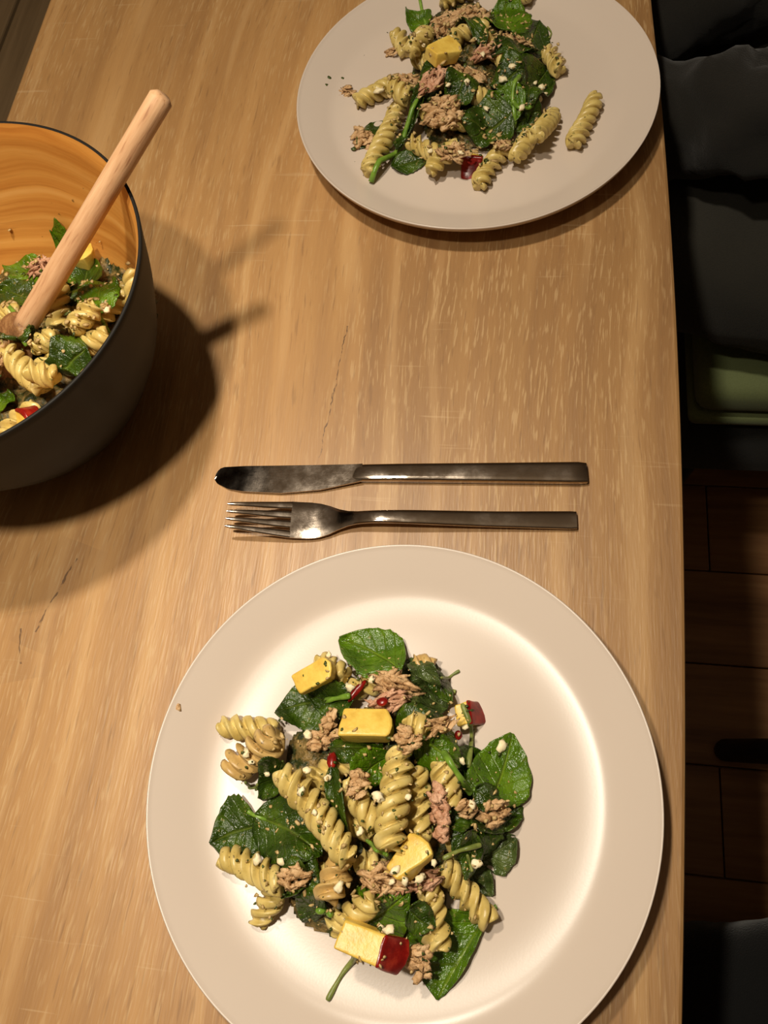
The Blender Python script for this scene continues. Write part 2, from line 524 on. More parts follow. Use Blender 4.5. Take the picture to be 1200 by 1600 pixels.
# ------------------------------------------------------------------ bench on the far left side of the table
def build_bench():
    x0, y0 = -.86, 1.0
    root = empty('bench', (x0, y0, 0))
    tag(root, 'dark wooden bench of two long boards beyond the table corner', 'bench')
    zt = .45
    def part(name, b):
        o = from_bm(name, b, M['bench'], root)
        o.matrix_parent_inverse = Matrix.Translation((-x0, -y0, 0))
    part('seat_board', box_bm(-.742, -.575, -.3, 1.9, zt - .035, zt, .003))
    part('seat_board', box_bm(-.93, -.748, -.3, 1.9, zt - .035, zt, .003))
    for yy in (.0, 1.6):
        part('leg', box_bm(-.90, -.60, yy - .03, yy + .03, 0, zt - .035, .003))
build_bench()

# ------------------------------------------------------------------ plates
PR = .130
_pr = np.linspace(0, PR, 400)
def _ss(x, a, b):
    t = np.clip((x - a) / (b - a), 0, 1); return t * t * (3 - 2 * t)
_ps = .19 * np.clip((_pr - .062) / .038, 0, 1) ** 2 + .33 * _ss(_pr, .1005, .111)      # flat well, soft turn, raised rim
_pz = .0075 + np.concatenate([[0], np.cumsum((_ps[1:] + _ps[:-1]) / 2 * np.diff(_pr))])
PZ = float(_pz[-1])
def plate_h(r):
    return np.interp(np.asarray(r, float), _pr, _pz)
def plate_mesh():
    rs = list(np.linspace(0.0, .064, 10)) + list(np.linspace(.066, PR - .0012, 34))
    prof = [(max(r, 1e-5), float(plate_h(r))) for r in rs]
    prof += [(PR - .0005, PZ + .0001), (PR, PZ - .0005), (PR - .0002, PZ - .0014)]
    for r in np.linspace(PR - .0012, .066, 18):
        prof.append((r, float(plate_h(r)) - .0036))
    prof += [(.062, .0032), (.060, .0006), (.058, 0), (.054, 0), (.052, .0010), (.050, .0018), (1e-5, .0020)]
    return lathe(prof, 160)
NEARC = np.array([-.0461, .0252])
FARC = np.array([-.0367, .5086])
pv, pf = plate_mesh()
near_plate = mesh('dinner_plate', pv, pf, M['plate'])
near_plate.location = (*NEARC, ZT)
tag(near_plate, 'matte beige dinner plate beside the fork, with bright ring highlight', 'plate', 'beige dinner plates')
far_plate = near_plate.copy(); link(far_plate)
far_plate.location = (*FARC, ZT)
tag(far_plate, 'matte beige dinner plate at far table edge, one spiral lying apart', 'plate', 'beige dinner plates')

# ------------------------------------------------------------------ serving bowl
BC = np.array([-.303, .251])
BH, BR = .130, .112
BPROF = [(.0, .0), (.050, .0), (.060, .008), (.077, .030), (.094, .060), (.1045, .095), (.1085, .115), (.112, BH)]
def build_bowl():
    root = empty('salad_bowl', (*BC, ZT))
    tag(root, 'dark grey salad bowl with orange bamboo inside, holding pasta salad', 'bowl')
    # smooth profile
    r = np.array([p[0] for p in BPROF]); z = np.array([p[1] for p in BPROF])
    s = np.concatenate([[0], np.cumsum(np.hypot(np.diff(r), np.diff(z)))])
    ss = np.linspace(s[1], s[-1], 28)
    def sm(v):
        u = np.interp(ss, s, v)
        for _ in range(3):
            u[1:-1] = (u[:-2] + 2 * u[1:-1] + u[2:]) / 4
        return u
    ro, zo = sm(r), sm(z)
    outer = [(1e-5, .001), (.048, .001)] + list(zip(ro, zo)) + [(BR - .0002, BH + .0006), (BR - .0010, BH + .0010), (BR - .0019, BH + .0006)]
    v, f = lathe(outer, 128)
    mesh('outer_shell', v, f, M['bowl'], root)
    inner = [(BR - .0019, BH + .0006), (BR - .0024, BH - .0006)] + [(a - .0034, b + .0015) for a, b in zip(ro[::-1], zo[::-1])][1:] + [(.040, .0045), (1e-5, .0045)]
    v, f = lathe(inner, 128)
    mesh('bamboo_lining', v, f, M['bamboo'], root)
build_bowl()

# wooden spoon leaning over the rim
def build_spoon():
    T = P(255, 148, .170); E = P(43, 503, .082)
    D = (E - T) / np.linalg.norm(E - T)
    L1 = np.linalg.norm(E - T)
    root = empty('wooden_spoon', tuple(E))
    bx = D; bz = np.array([0, 0, 1.0]) - D * D[2]; bz /= np.linalg.norm(bz); by = np.cross(bz, bx)
    B3 = np.stack([bx, by, bz], 1)
    root.matrix_world = Matrix.Translation(Vector(E)) @ Matrix(B3.tolist()).to_4x4()
    tag(root, 'wooden spoon leaning over the bowl rim, pale round handle', 'spoon')
    pts = [T + D * s for s in np.linspace(0, L1 + .004, 26)]
    ss = np.linspace(0, 1, 26)
    wd = .0122 + .0012 * ss
    wd[0] *= .62; wd[1] = wd[1] * 1.0
    pts[1] = T + D * .0022
    v, f = sweep(pts, wd, wd, 20)
    v = (np.array(v) - E) @ B3
    h = mesh('handle', v, f, M['beech'], root)
    # spoon head: thick oval with a shallow hollow
    hp = [E + D * s for s in np.linspace(0, .056, 14)]
    t = np.linspace(0, 1, 14)
    w = .0132 + .030 * np.sin(PI * np.clip(t, 0, 1) ** .8) ** .8
    w[-1] = .006
    th = .0132 - .004 * t; th[-1] = .003
    v, f = sweep(hp, w, th, 20)
    v = (np.array(v) - E) @ B3
    mesh('spoon_head', v, f, M['soiled'], root)
    return E, D
SPE, SPD = build_spoon()

# ------------------------------------------------------------------ cutlery
def build_knife():
    A = P(333, 752, .003); B = P(917, 750, .003)
    d = (B - A)[:2]; L = np.hypot(*d); ang = math.atan2(d[1], d[0])
    root = empty('table_knife', (A[0], A[1], ZT), ang)
    tag(root, 'steel table knife lying above the fork, blade to the left', 'knife')
    # local: x from tip to handle end, y toward the far side (spine)
    hs = .43 * L
    xs = np.linspace(hs - .012, L, 30)
    u = (xs - xs[0]) / (xs[-1] - xs[0])
    wd = np.interp(u, [0, .06, .2, .6, 1], [.0100, .0108, .0112, .0124, .0138])
    ht = np.interp(u, [0, .06, .2, .6, 1], [.0040, .0056, .0062, .0060, .0058])
    wd[-1] *= .94; ht[-1] *= .8
    yc = .0052 - (wd - .0100) * .22
    pts = [(x, yy, h / 2 + .0002) for x, yy, h in zip(xs, yc, ht)]
    v, f = sweep(pts, wd, ht, 28, 5.0)
    sharp(mesh('handle', v, f, M['steel'], root))
    # blade: outline with spine straight and belly curved; wedge section; front bevelled facet
    n = 40
    bx = np.concatenate([[0.0, .0006, .0016, .0032, .0056], np.linspace(.009, hs - .004, n)])
    sp, be = [], []
    for x in bx:
        k = min(1, x / .0056)
        s_ = .0022 + (.0104 - .0022) * math.sqrt(max(0, 1 - (1 - k) ** 2))
        q = x / hs
        b_ = np.interp(q, [0, .02, .10, .20, .45, .70, .86, 1.0], [.0022, -.0006, -.0048, -.0068, -.0082, -.0062, -.0028, .0002])
        sp.append(s_); be.append(b_)
    m = len(bx); tt = np.linspace(0, 1, 9)
    vs, fs = [], []
    xf = .0195
    for i in range(m):
        lift = .0016 + .0022 * min(1, bx[i] / hs) ** 2 + .0014 * max(0, (bx[i] / hs - .9) / .1) ** 2
        for tv in tt:
            yv = be[i] + (sp[i] - be[i]) * tv
            tilt = 0.0
            if bx[i] < xf: tilt = (xf - bx[i]) * .10 * (1 if True else 0)
            vs.append((bx[i], yv, lift + .0010 + .0006 * tv - tilt))
    for i in range(m):
        lift = .0016 + .0022 * min(1, bx[i] / hs) ** 2
        for tv in tt:
            yv = be[i] + (sp[i] - be[i]) * tv
            tilt = (xf - bx[i]) * .10 if bx[i] < xf else 0.0
            vs.append((bx[i], yv, max(.0001, lift - .0002 - .0006 * tv - tilt)))
    k = len(tt); o2 = m * k
    for i in range(m - 1):
        for j in range(k - 1):
            fs.append((i * k + j, (i + 1) * k + j, (i + 1) * k + j + 1, i * k + j + 1))
            fs.append((o2 + i * k + j, o2 + i * k + j + 1, o2 + (i + 1) * k + j + 1, o2 + (i + 1) * k + j))
        for j in (0, k - 1):
            a = (i * k + j, o2 + i * k + j, o2 + (i + 1) * k + j, (i + 1) * k + j)
            fs.append(a if j == 0 else a[::-1])
    for j in range(k - 1):
        fs.append((j, j + 1, o2 + j + 1, o2 + j))
        e = (m - 1) * k
        fs.append((e + j + 1, e + j, o2 + e + j, o2 + e + j + 1))
    sharp(mesh('blade', vs, fs, M['steelb'], root), 30)

def build_fork():
    A = P(355, 806, .012); B = P(901, 813, .003)
    d = (B - A)[:2]; L = np.hypot(*d); ang = math.atan2(d[1], d[0])
    root = empty('dinner_fork', (A[0], A[1], ZT), ang)
    tag(root, 'steel dinner fork between knife and near plate, four tines left', 'fork')
    q = lambda x: x / .210 * L
    def zprof(x):
        x = x * .210 / L
        return np.interp(x, [0, .02, .038, .050, .060, .072, .086, .105, .16, .21], [.0140, .0092, .0052, .0034, .0030, .0060, .0100, .0098, .0050, .0028])
    def zs(x):
        return float(np.mean([zprof(x + e) for e in np.linspace(-q(.008), q(.008), 7)]))
    # handle
    xs = np.linspace(q(.078), L, 36); u = (xs - xs[0]) / (xs[-1] - xs[0])
    wd = np.interp(u, [0, .08, .3, .7, 1], [.0082, .0078, .0088, .0102, .0114])
    ht = np.interp(u, [0, .1, .3, 1], [.0026, .0030, .0030, .0026]); wd[-1] *= .95
    v, f = sweep([(x, 0, zs(x)) for x in xs], wd, ht, 24, 3.4)
    sharp(mesh('handle', v, f, M['steel'], root))
    # head: plate between the tine roots and the neck
    th = .0022
    def plate_strip(name, xs, half_lo, half_hi, mat, power=1):
        vs, fs = [], []
        m = len(xs); k = 11
        for side in (1, -1):
            for i, x in enumerate(xs):
                for t in np.linspace(0, 1, k):
                    yv = half_lo[i] + (half_hi[i] - half_lo[i]) * t
                    dish = .0002 * ((2 * t - 1) ** 2) * min(1, (half_hi[i] - half_lo[i]) / .02)
                    edge = (1 - abs(2 * t - 1) ** 4)
                    vs.append((x, yv, zs(x) + dish + side * th / 2 * (.45 + .55 * edge)))
        o2 = m * k
        for i in range(m - 1):
            for j in range(k - 1):
                fs.append((i * k + j, (i + 1) * k + j, (i + 1) * k + j + 1, i * k + j + 1))
                fs.append((o2 + i * k + j, o2 + i * k + j + 1, o2 + (i + 1) * k + j + 1, o2 + (i + 1) * k + j))
            for j in (0, k - 1):
                a = (i * k + j, o2 + i * k + j, o2 + (i + 1) * k + j, (i + 1) * k + j)
                fs.append(a if j == 0 else a[::-1])
        e = (m - 1) * k
        for j in range(k - 1):
            fs.append((j, j + 1, o2 + j + 1, o2 + j))
            fs.append((e + j + 1, e + j, o2 + e + j, o2 + e + j + 1))
        return sharp(mesh(name, vs, fs, mat, root))
    hx = np.linspace(q(.0385), q(.0800), 22)
    hw = np.interp(hx / L * .210, [.0385, .050, .056, .062, .068, .074, .080], [.0117, .0117, .0110, .0092, .0066, .0048, .0040])
    plate_strip('head', hx, -hw, hw, M['steel'])
    cents = (-.0094, -.0031, .0031, .0094)
    for k_, c in enumerate(cents):
        xs = np.linspace(q(.0), q(.0388), 16)
        uu = np.linspace(0, 1, 16)
        cc = c * (.76 + .24 * uu)
        hwid = np.interp(uu, [0, .05, .5, 1], [.0005, .0010, .0018, .00235])
        if abs(c) > .005:
            lo, hi = cc - hwid, cc + hwid
        else:
            lo, hi = cc - hwid, cc + hwid
        plate_strip('tine', xs, lo, hi, M['steel'])
build_knife()
build_fork()

# ------------------------------------------------------------------ piles of salad: a height field that each piece comes to rest on
def box_blur(A, k):
    for ax in (0, 1):
        B = np.zeros_like(A)
        pad = np.pad(A, [(k, k) if i == ax else (0, 0) for i in (0, 1)], mode='edge')
        for s in range(2 * k + 1):
            B += pad[s:s + A.shape[0], :] if ax == 0 else pad[:, s:s + A.shape[1]]
        A = B / (2 * k + 1)
    return A
def max_filt(A, k):
    for ax in (0, 1):
        pad = np.pad(A, [(k, k) if i == ax else (0, 0) for i in (0, 1)], mode='edge')
        B = A.copy()
        for s in range(2 * k + 1):
            B = np.maximum(B, pad[s:s + A.shape[0], :] if ax == 0 else pad[:, s:s + A.shape[1]])
        A = B
    return A

class Pile:
    RES = .001
    def __init__(self, center, half, surf):
        self.x0, self.y0 = center[0] - half, center[1] - half
        n = int(2 * half / self.RES)
        g = np.arange(n) * self.RES
        X, Y = np.meshgrid(self.x0 + g, self.y0 + g, indexing='ij')
        self.X, self.Y = X, Y
        self.H = surf(np.hypot(X - center[0], Y - center[1]))
        self.H0 = self.H.copy()
        self.n = n
        self.c = center
    def idx(self, x, y):
        return (np.clip(((x - self.x0) / self.RES + .5).astype(int), 0, self.n - 1),
                np.clip(((y - self.y0) / self.RES + .5).astype(int), 0, self.n - 1))
    def at(self, x, y, H=None):
        i, j = self.idx(np.asarray(x), np.asarray(y))
        return (self.H if H is None else H)[i, j]
    def put(self, V, dil=1):
        z = V[:, 2] - ZT
        i, j = self.idx(V[:, 0], V[:, 1])
        A = np.full_like(self.H, -1.0)
        np.maximum.at(A, (i, j), z)
        if dil: A = max_filt(A, dil)
        self.H = np.maximum(self.H, A)
    def at_px(self, px, py, add=0.0, z=None):
        """scene point under a photograph pixel, resting at the pile's height"""
        zz = .02 if z is None else z
        for _ in range(6):
            p = P(px, py, zz)
            if z is not None: break
            zz = .5 * zz + .5 * (float(self.at(p[0], p[1])) + add)
        return p

def grid_mesh_two_sided(G, thick):
    """G (m,k,3) surface grid -> closed thin solid verts/faces and uv for each vert"""
    m, k = G.shape[:2]
    dU = np.gradient(G, axis=0); dV = np.gradient(G, axis=1)
    N = np.cross(dU, dV)
    ln = np.linalg.norm(N, axis=2, keepdims=True); ln[ln < 1e-12] = 1
    N /= ln
    if N[..., 2].mean() < 0: N = -N
    top = (G + N * thick / 2).reshape(-1, 3); bot = (G - N * thick / 2).reshape(-1, 3)
    fs = []
    o2 = m * k
    flip = np.cross(dU, dV)[..., 2].mean() < 0
    for i in range(m - 1):
        for j in range(k - 1):
            a = (i * k + j, (i + 1) * k + j, (i + 1) * k + j + 1, i * k + j + 1)
            b = tuple(o2 + q for q in a)
            fs.append(a[::-1] if flip else a)
            fs.append(b if flip else b[::-1])
    loop = [(i, 0) for i in range(m)] + [(m - 1, j) for j in range(1, k)] + [(i, k - 1) for i in range(m - 2, -1, -1)] + [(0, j) for j in range(k - 2, 0, -1)]
    L = len(loop)
    for q in range(L):
        i, j = loop[q]; i2, j2 = loop[(q + 1) % L]
        a = (i * k + j, i2 * k + j2, o2 + i2 * k + j2, o2 + i * k + j)
        fs.append(a if flip else a[::-1])
    return np.concatenate([top, bot]), fs

def place_mesh(name, V, fs, mat, origin, parent=None, uv=None):
    o = mesh(name, V - origin if parent is None else V, fs, mat, parent)
    if parent is None: o.location = tuple(origin)
    if uv is not None:
        me = o.data
        lay = me.uv_layers.new(name='UVMap')
        li = np.empty(len(me.loops), int); me.loops.foreach_get('vertex_index', li)
        lay.data.foreach_set('uv', uv[li].reshape(-1))
    return o

def leaf(pile, base, tip, w, label, mat='leaf', cup=.12, wave=.0028, lift=.0008, fold=0.0, side=0, stem=None, stem_w=.0026, tip_up=0.0, base_up=0.0, seed=None,
         stemmat='stem', group=None, shape=1.0, bow=None, pw=.72):
    """spinach leaf from base pixel to tip pixel, w = width in metres; it drapes on what lies below"""
    r = np.random.default_rng(abs(hash((base, tip))) % 99991 if seed is None else seed)
    a = pile.at_px(*base); b = pile.at_px(*tip)
    ax = (b - a)[:2]; Ln = np.hypot(*ax); ax = ax / Ln
    sd = np.array([-ax[1], ax[0]])
    m, k = 21, 15
    Hs = box_blur(max_filt(pile.H, 2), 3)
    v = np.linspace(0.0, 1, m); u = np.linspace(-1, 1, k)
    hw = w / 2 * np.sin(PI * np.clip(v, 0.0, 1) ** (.78 * shape)) ** pw
    hw[0] = .0012; hw[-1] = .0009
    hw[2:-2] *= 1 + r.uniform(-.06, .06, m - 4)
    ph = r.uniform(0, 6.28, 4)
    curve = r.uniform(-.10, .10) if bow is None else bow
    G = np.zeros((m, k, 3))
    for i in range(m):
        lat = u * hw[i]
        if side: lat = np.where(u * side > 0, lat, lat * .12)
        off = curve * Ln * math.sin(PI * v[i])
        xy = a[:2] + ax * (v[i] * Ln) + np.outer(lat + off, sd) + np.outer(-abs(u) ** 2 * hw[i] * .10, ax)
        G[i, :, :2] = xy
        z = pile.at(xy[:, 0], xy[:, 1], Hs) + lift
        z = z + cup * (abs(u) ** 1.6) * hw[i]
        if fold: z = z + abs(u) * hw[i] * fold
        z = z + wave * (np.sin(5.5 * v[i] + ph[0] + 2.0 * u) + .6 * np.sin(11 * v[i] + ph[1] - 3 * u)) * (abs(u) * .8 + .2) + .0003
        z = z + tip_up * v[i] ** 2.2 + base_up * (1 - v[i]) ** 2.2
        G[i, :, 2] = z
    # relax heights so that the blade is smooth, never below what carries it
    for _ in range(4):
        Z = G[:, :, 2]
        S = Z.copy()
        S[1:-1, :] = (Z[:-2, :] + 2 * Z[1:-1, :] + Z[2:, :]) / 4
        S[:, 1:-1] = (S[:, :-2] + 2 * S[:, 1:-1] + S[:, 2:]) / 4
        low = pile.at(G[:, :, 0], G[:, :, 1]) + .0003
        G[:, :, 2] = np.maximum(S, low - .0025)
    # midrib sits in a shallow groove
    G[:, k // 2, 2] -= .0005
    G[:, :, 2] += ZT
    V, fs = grid_mesh_two_sided(G, .00055)
    uu, vv = np.meshgrid(u * .5 + .5, v); uv = np.stack([uu, vv], -1).reshape(-1, 2); uv = np.concatenate([uv, uv])
    org = G[m // 2, k // 2].copy()
    o = place_mesh('spinach_leaf', V, fs, M[mat], org, uv=uv)
    tag(o, label, 'spinach leaf', group or pile.leafgroup)
    # stalk
    if stem is not None:
        s_end = pile.at_px(*stem)
        pts = []
        for t in np.linspace(0, 1, 12):
            q = G[0, k // 2] * (1 - t) + s_end * t
            hz = float(pile.at(q[0], q[1])) + ZT + stem_w * .4
            q[2] = max(q[2] if t < .3 else 0, hz) if True else hz
            pts.append(q)
        pts = np.array(pts); pts[1:-1, 2] = (pts[:-2, 2] + pts[1:-1, 2] + pts[2:, 2]) / 3
        pts = np.concatenate([[G[3, k // 2]], [G[1, k // 2]], pts[1:]])
        sv, sf = sweep(pts - org, np.linspace(stem_w * .7, stem_w, len(pts)), np.linspace(stem_w * .6, stem_w * .9, len(pts)), 10)
        mesh('stalk', sv, sf, M[stemmat], o)
        pile.put(pts + np.array([0, 0, stem_w * .4]), 1)
    # fine raster of the blade into the height field
    t2 = np.linspace(0, m - 1, 60); k2 = np.linspace(0, k - 1, 40)
    i0 = np.clip(t2.astype(int), 0, m - 2); j0 = np.clip(k2.astype(int), 0, k - 2)
    fi = (t2 - i0)[:, None, None]; fj = (k2 - j0)[None, :, None]
    Q = (G[i0][:, j0] * (1 - fi) * (1 - fj) + G[i0 + 1][:, j0] * fi * (1 - fj) + G[i0][:, j0 + 1] * (1 - fi) * fj + G[i0 + 1][:, j0 + 1] * fi * fj)
    pile.put(Q.reshape(-1, 3) + np.array([0, 0, .0003]), 0)
    return o

def settle(pile, V, cx, cy, yaw, tilts, spins, sink=.0008, q=97):
    """rest a rigid piece (verts V about its centre, long axis x) on the pile; returns world verts and its matrix"""
    best = None
    sub = V[::2]
    for tl in tilts:
        for sp in spins:
            R = (Matrix.Rotation(yaw, 3, 'Z') @ Matrix.Rotation(tl, 3, 'Y') @ Matrix.Rotation(sp, 3, 'X'))
            A = np.array(R)
            S = sub @ A.T
            low = S[:, 2] < np.median(S[:, 2])
            S = S[low]
            d = pile.at(S[:, 0] + cx, S[:, 1] + cy) - S[:, 2]
            dz = np.percentile(d, q)
            cost = dz + .0018 * abs(tl)
            if best is None or cost < best[0]: best = (cost, dz, A)
    _, dz, A = best
    return V @ A.T + np.array([cx, cy, dz - sink + ZT]), A, np.array([cx, cy, dz - sink + ZT])

def fusilli_verts(L, R=.0064, pitch=.021, bend=0.0, seed=0, core=.0020):
    r = np.random.default_rng(seed)
    m = max(14, int(L / .00085)); k = 27
    x = np.linspace(-L / 2, L / 2, m)
    ph0 = r.uniform(0, 6.28)
    phi = np.linspace(0, 2 * PI, k, endpoint=False)
    wob = r.uniform(.88, 1.08, 8)
    vs = np.zeros((m, k, 3))
    for i, xx in enumerate(x):
        tw = ph0 + 2 * PI * xx / pitch
        rr = R * np.interp((xx / L + .5) * 7, np.arange(8), wob)
        endf = min(1, .80 + (L / 2 - abs(xx)) / .005 * .2)
        lob = np.abs(np.cos(1.5 * phi)) ** 1.7
        lob = lob / (lob + .22) * 1.22
        rad = core + (rr * endf - core) * lob
        # each fin trails a little, like extruded dough
        a = phi + tw
        cy = bend * (xx / (L / 2)) ** 2 * L * .25
        vs[i, :, 0] = xx + .0009 * np.sin(3 * phi + tw * .5) * lob
        vs[i, :, 1] = rad * np.cos(a) + cy
        vs[i, :, 2] = rad * np.sin(a)
    fs = []
    for i in range(m - 1):
        for j in range(k):
            l = (j + 1) % k
            fs.append((i * k + j, i * k + l, (i + 1) * k + l, (i + 1) * k + j))
    V = vs.reshape(-1, 3)
    c0, c1 = len(V), len(V) + 1
    V = np.concatenate([V, [vs[0].mean(0) + [.0008, 0, 0]], [vs[-1].mean(0) - [.0008, 0, 0]]])
    for j in range(k):
        l = (j + 1) % k
        fs.append((c0, l, j)); fs.append((c1, (m - 1) * k + j, (m - 1) * k + l))
    return V, fs

def fusilli(pile, A, B, label, R=.0072, mat='pasta', bend=None, group=None, tilts=None, extra=0.0, seed=None, sink=.0008):
    sd = abs(hash((A, B))) % 9973 if seed is None else seed
    r = np.random.default_rng(sd)
    a = pile.at_px(*A, add=.006); b = pile.at_px(*B, add=.006)
    d = (b - a)[:2]; L = float(np.hypot(*d)) + extra
    L = max(L, .012)
    c = (a + b) / 2
    V, fs = fusilli_verts(L, R, .0205, r.uniform(-.22, .22) if bend is None else bend, sd)
    tl = [math.radians(t) for t in (-24, -12, 0, 12, 24)] if tilts is None else [math.radians(t) for t in tilts]
    Wv, A3, org = settle(pile, V, c[0], c[1], math.atan2(d[1], d[0]), tl, [0, .7, 1.4], sink)
    # correct the centre so that it still stands where it was seen after it came to rest
    px_c = ((A[0] + B[0]) / 2, (A[1] + B[1]) / 2)
    p2 = P(*px_c, org[2] - ZT)
    Wv, A3, org = settle(pile, V, p2[0], p2[1], math.atan2(d[1], d[0]), tl, [0, .7, 1.4], sink)
    o = mesh('fusilli', V, fs, M[mat])
    o.matrix_world = Matrix.Translation(Vector(org)) @ Matrix(A3.tolist()).to_4x4()
    tag(o, label, 'pasta', group or pile.pastagroup)
    pile.put(Wv, 1)
    return o

def lump_verts(sx, sy, sz, seed, sub=3, rough=.35, fib=1.0, freq=130):
    bm = bmesh.new()
    bmesh.ops.create_icosphere(bm, subdivisions=sub, radius=1)
    V = []
    off = Vector((seed * 3.7, seed * 1.3, seed * .7))
    for v in bm.verts:
        p = v.co
        n1 = mnoise.noise(Vector((p.x * 1.6, p.y * 1.8, p.z * 1.8)) + off)
        n2 = mnoise.noise(Vector((p.x * 3.0 / fib, p.y * 5.5, p.z * 5.5)) + off * 2)
        n3 = mnoise.noise(Vector((p.x * 8 / fib, p.y * 13, p.z * 13)) + off * 3)
        s = 1 + rough * (1.1 * n1 + .8 * n2 + .45 * n3)
        V.append((p.x * sx * s, p.y * sy * s, p.z * sz * s))
    fs = [tuple(v.index for v in f.verts) for f in bm.faces]
    bm.free()
    return np.array(V), fs

def flake_cluster(sx, sy, sz, seed):
    """several torn, fibrous flakes pressed into one ragged piece"""
    r = np.random.default_rng(seed + 5)
    n = int(12 + sx * sy * 6e4); g = min(1.0, 3.0 / math.sqrt(n))
    VV, FF = [], []
    for q in range(n):
        k = r.uniform(.7, 1.15) * g
        v, f = lump_verts(sx / 2 * k * .86, sy / 2 * k * r.uniform(.26, .52), sz / 2 * r.uniform(.25, .45), seed * 7 + q, 2, .62, 2.2)
        A = np.array(Matrix.Rotation(r.normal(.2, .5), 3, 'Z') @ Matrix.Rotation(r.normal(0, .3), 3, 'Y') @ Matrix.Rotation(r.normal(0, .5), 3, 'X'))
        a = r.uniform(0, 6.28); d = math.sqrt(r.uniform(0, .75))
        v = v @ A.T + np.array([math.cos(a) * d * sx / 2, math.sin(a) * d * sy / 2, (r.uniform(-.35, .45) * (1 - d * .6)) * sz])
        o = sum(len(x) for x in VV)
        VV.append(v); FF += [tuple(i + o for i in t) for t in f]
    return np.concatenate(VV), FF

def lump(pile, px, size, label, name='tuna_flake', mat='tuna', cat='tuna', group=None, yaw=0.0, seed=None, rough=.38, fib=1.6, sub=3, sink=.0015, tilts=(-20, 0, 20)):
    sd = (abs(hash((px, size))) % 997 if seed is None else seed)
    if name == 'tuna_flake':
        V, fs = flake_cluster(*size, sd)
    else:
        V, fs = lump_verts(size[0] / 2, size[1] / 2, size[2] / 2, sd, sub, rough, fib)
    p = pile.at_px(*px, add=size[2] / 2)
    Wv, A3, org = settle(pile, V, p[0], p[1], yaw, [math.radians(t) for t in tilts], [0, .3, -.3], sink, 92)
    o = mesh(name, V, fs, M[mat])
    o.matrix_world = Matrix.Translation(Vector(org)) @ Matrix(A3.tolist()).to_4x4()
    tag(o, label, cat, group or pile.tunagroup)
    pile.put(Wv, 1)
    return o

def apple(pile, px, size, label, yaw=0.0, skin=True, taper=.8, seed=1, sink=.001, tilts=(-15, 0, 15), skin_frac=1.0, bulge=.0025, spins=(0, .3, -.3), slant=0.0):
    """chunk of apple: rounded flesh block (x long), red peel over its +x end"""
    sx, sy, sz = size
    r = np.random.default_rng(seed)
    bm = bmesh.new()
    bmesh.ops.create_cube(bm, size=1)
    for v in bm.verts:
        t = v.co.x + .5
        k = 1 - (1 - taper) * (1 - t)
        if v.co.x > 0 and v.co.z > 0: v.co.x -= slant
        v.co = Vector((v.co.x * sx, v.co.y * sy * k, v.co.z * sz * (1 - (1 - taper) * (1 - t) * .5))) + Vector(r.uniform(-1, 1, 3) * .0014)
    bmesh.ops.bevel(bm, geom=bm.edges[:], offset=min(size) * .13, segments=3, profile=.6, affect='EDGES')
    bmesh.ops.subdivide_edges(bm, edges=bm.edges[:], cuts=2, use_grid_fill=True)
    for v in bm.verts:
        if v.co.x > 0: v.co.x += bulge * max(0, 1 - (v.co.y / (sy * .5)) ** 2) * (v.co.x / (sx / 2)) ** 3
        v.co += Vector((mnoise.noise(v.co * 220), mnoise.noise(v.co * 220 + Vector((5, 0, 0))), mnoise.noise(v.co * 220 + Vector((0, 5, 0))))) * .00045
    bm.verts.index_update()
    V = np.array([v.co[:] for v in bm.verts]); fs = [tuple(v.index for v in f.verts) for f in bm.faces]
    xe = lambda p: sx * (.5 - slant * (p[2] / sz + .5)) - .10 * sx
    skf = [f for f in fs if all(V[i, 0] > xe(V[i]) for i in f)]
    bm.free()
    p = pile.at_px(*px, add=sz / 2)
    Wv, A3, org = settle(pile, V, p[0], p[1], yaw, [math.radians(t) for t in tilts], list(spins), sink, 92)
    p = P(*px, org[2] - ZT)
    Wv, A3, org = settle(pile, V, p[0], p[1], yaw, [math.radians(t) for t in tilts], list(spins), sink, 92)
    o = mesh('apple_chunk', V, fs, M['flesh'], smooth=True)
    o.matrix_world = Matrix.Translation(Vector(org)) @ Matrix(A3.tolist()).to_4x4()
    tag(o, label, 'apple', pile.applegroup)
    if skin:
        used = sorted({i for f in skf for i in f}); mp = {a: i for i, a in enumerate(used)}
        SV = V[used].copy(); cen = np.array([0, 0, 0])
        out = SV - cen; out /= np.linalg.norm(out, axis=1)[:, None]
        top = SV + out * .0005 + np.array([.0004, 0, 0])
        sk = mesh('peel', top, [tuple(mp[i] for i in f) for f in skf], M['skin'], o)
        md = sk.modifiers.new('thickness', 'SOLIDIFY'); md.thickness = .0006; md.offset = -1
    pile.put(Wv, 1)
    return o

def stalk(pile, pts, w, label, mat='stem', lift=0.0, cat='stalk'):
    q = [pile.at_px(*p) for p in pts]
    q = np.array(q); tt = np.linspace(0, len(q) - 1, 24)
    C = np.stack([np.interp(tt, np.arange(len(q)), q[:, i]) for i in range(3)], 1)
    C[:, 2] = np.maximum(pile.at(C[:, 0], C[:, 1]) + ZT + w * .45, 0) + lift
    for _ in range(6): C[1:-1] = (C[:-2] + 2 * C[1:-1] + C[2:]) / 4
    wd = w * (1 + .18 * np.sin(np.linspace(0, 9, 24))); wd[0] *= .6; wd[-1] *= .8
    org = C[12].copy()
    v, f = sweep(C - org, wd, wd * .9, 10)
    o = mesh('spinach_stalk', v, f, M[mat]); o.location = tuple(org)
    tag(o, label, cat, pile.stalkgroup)
    pile.put(C + np.array([0, 0, w * .4]), 1)
    return o

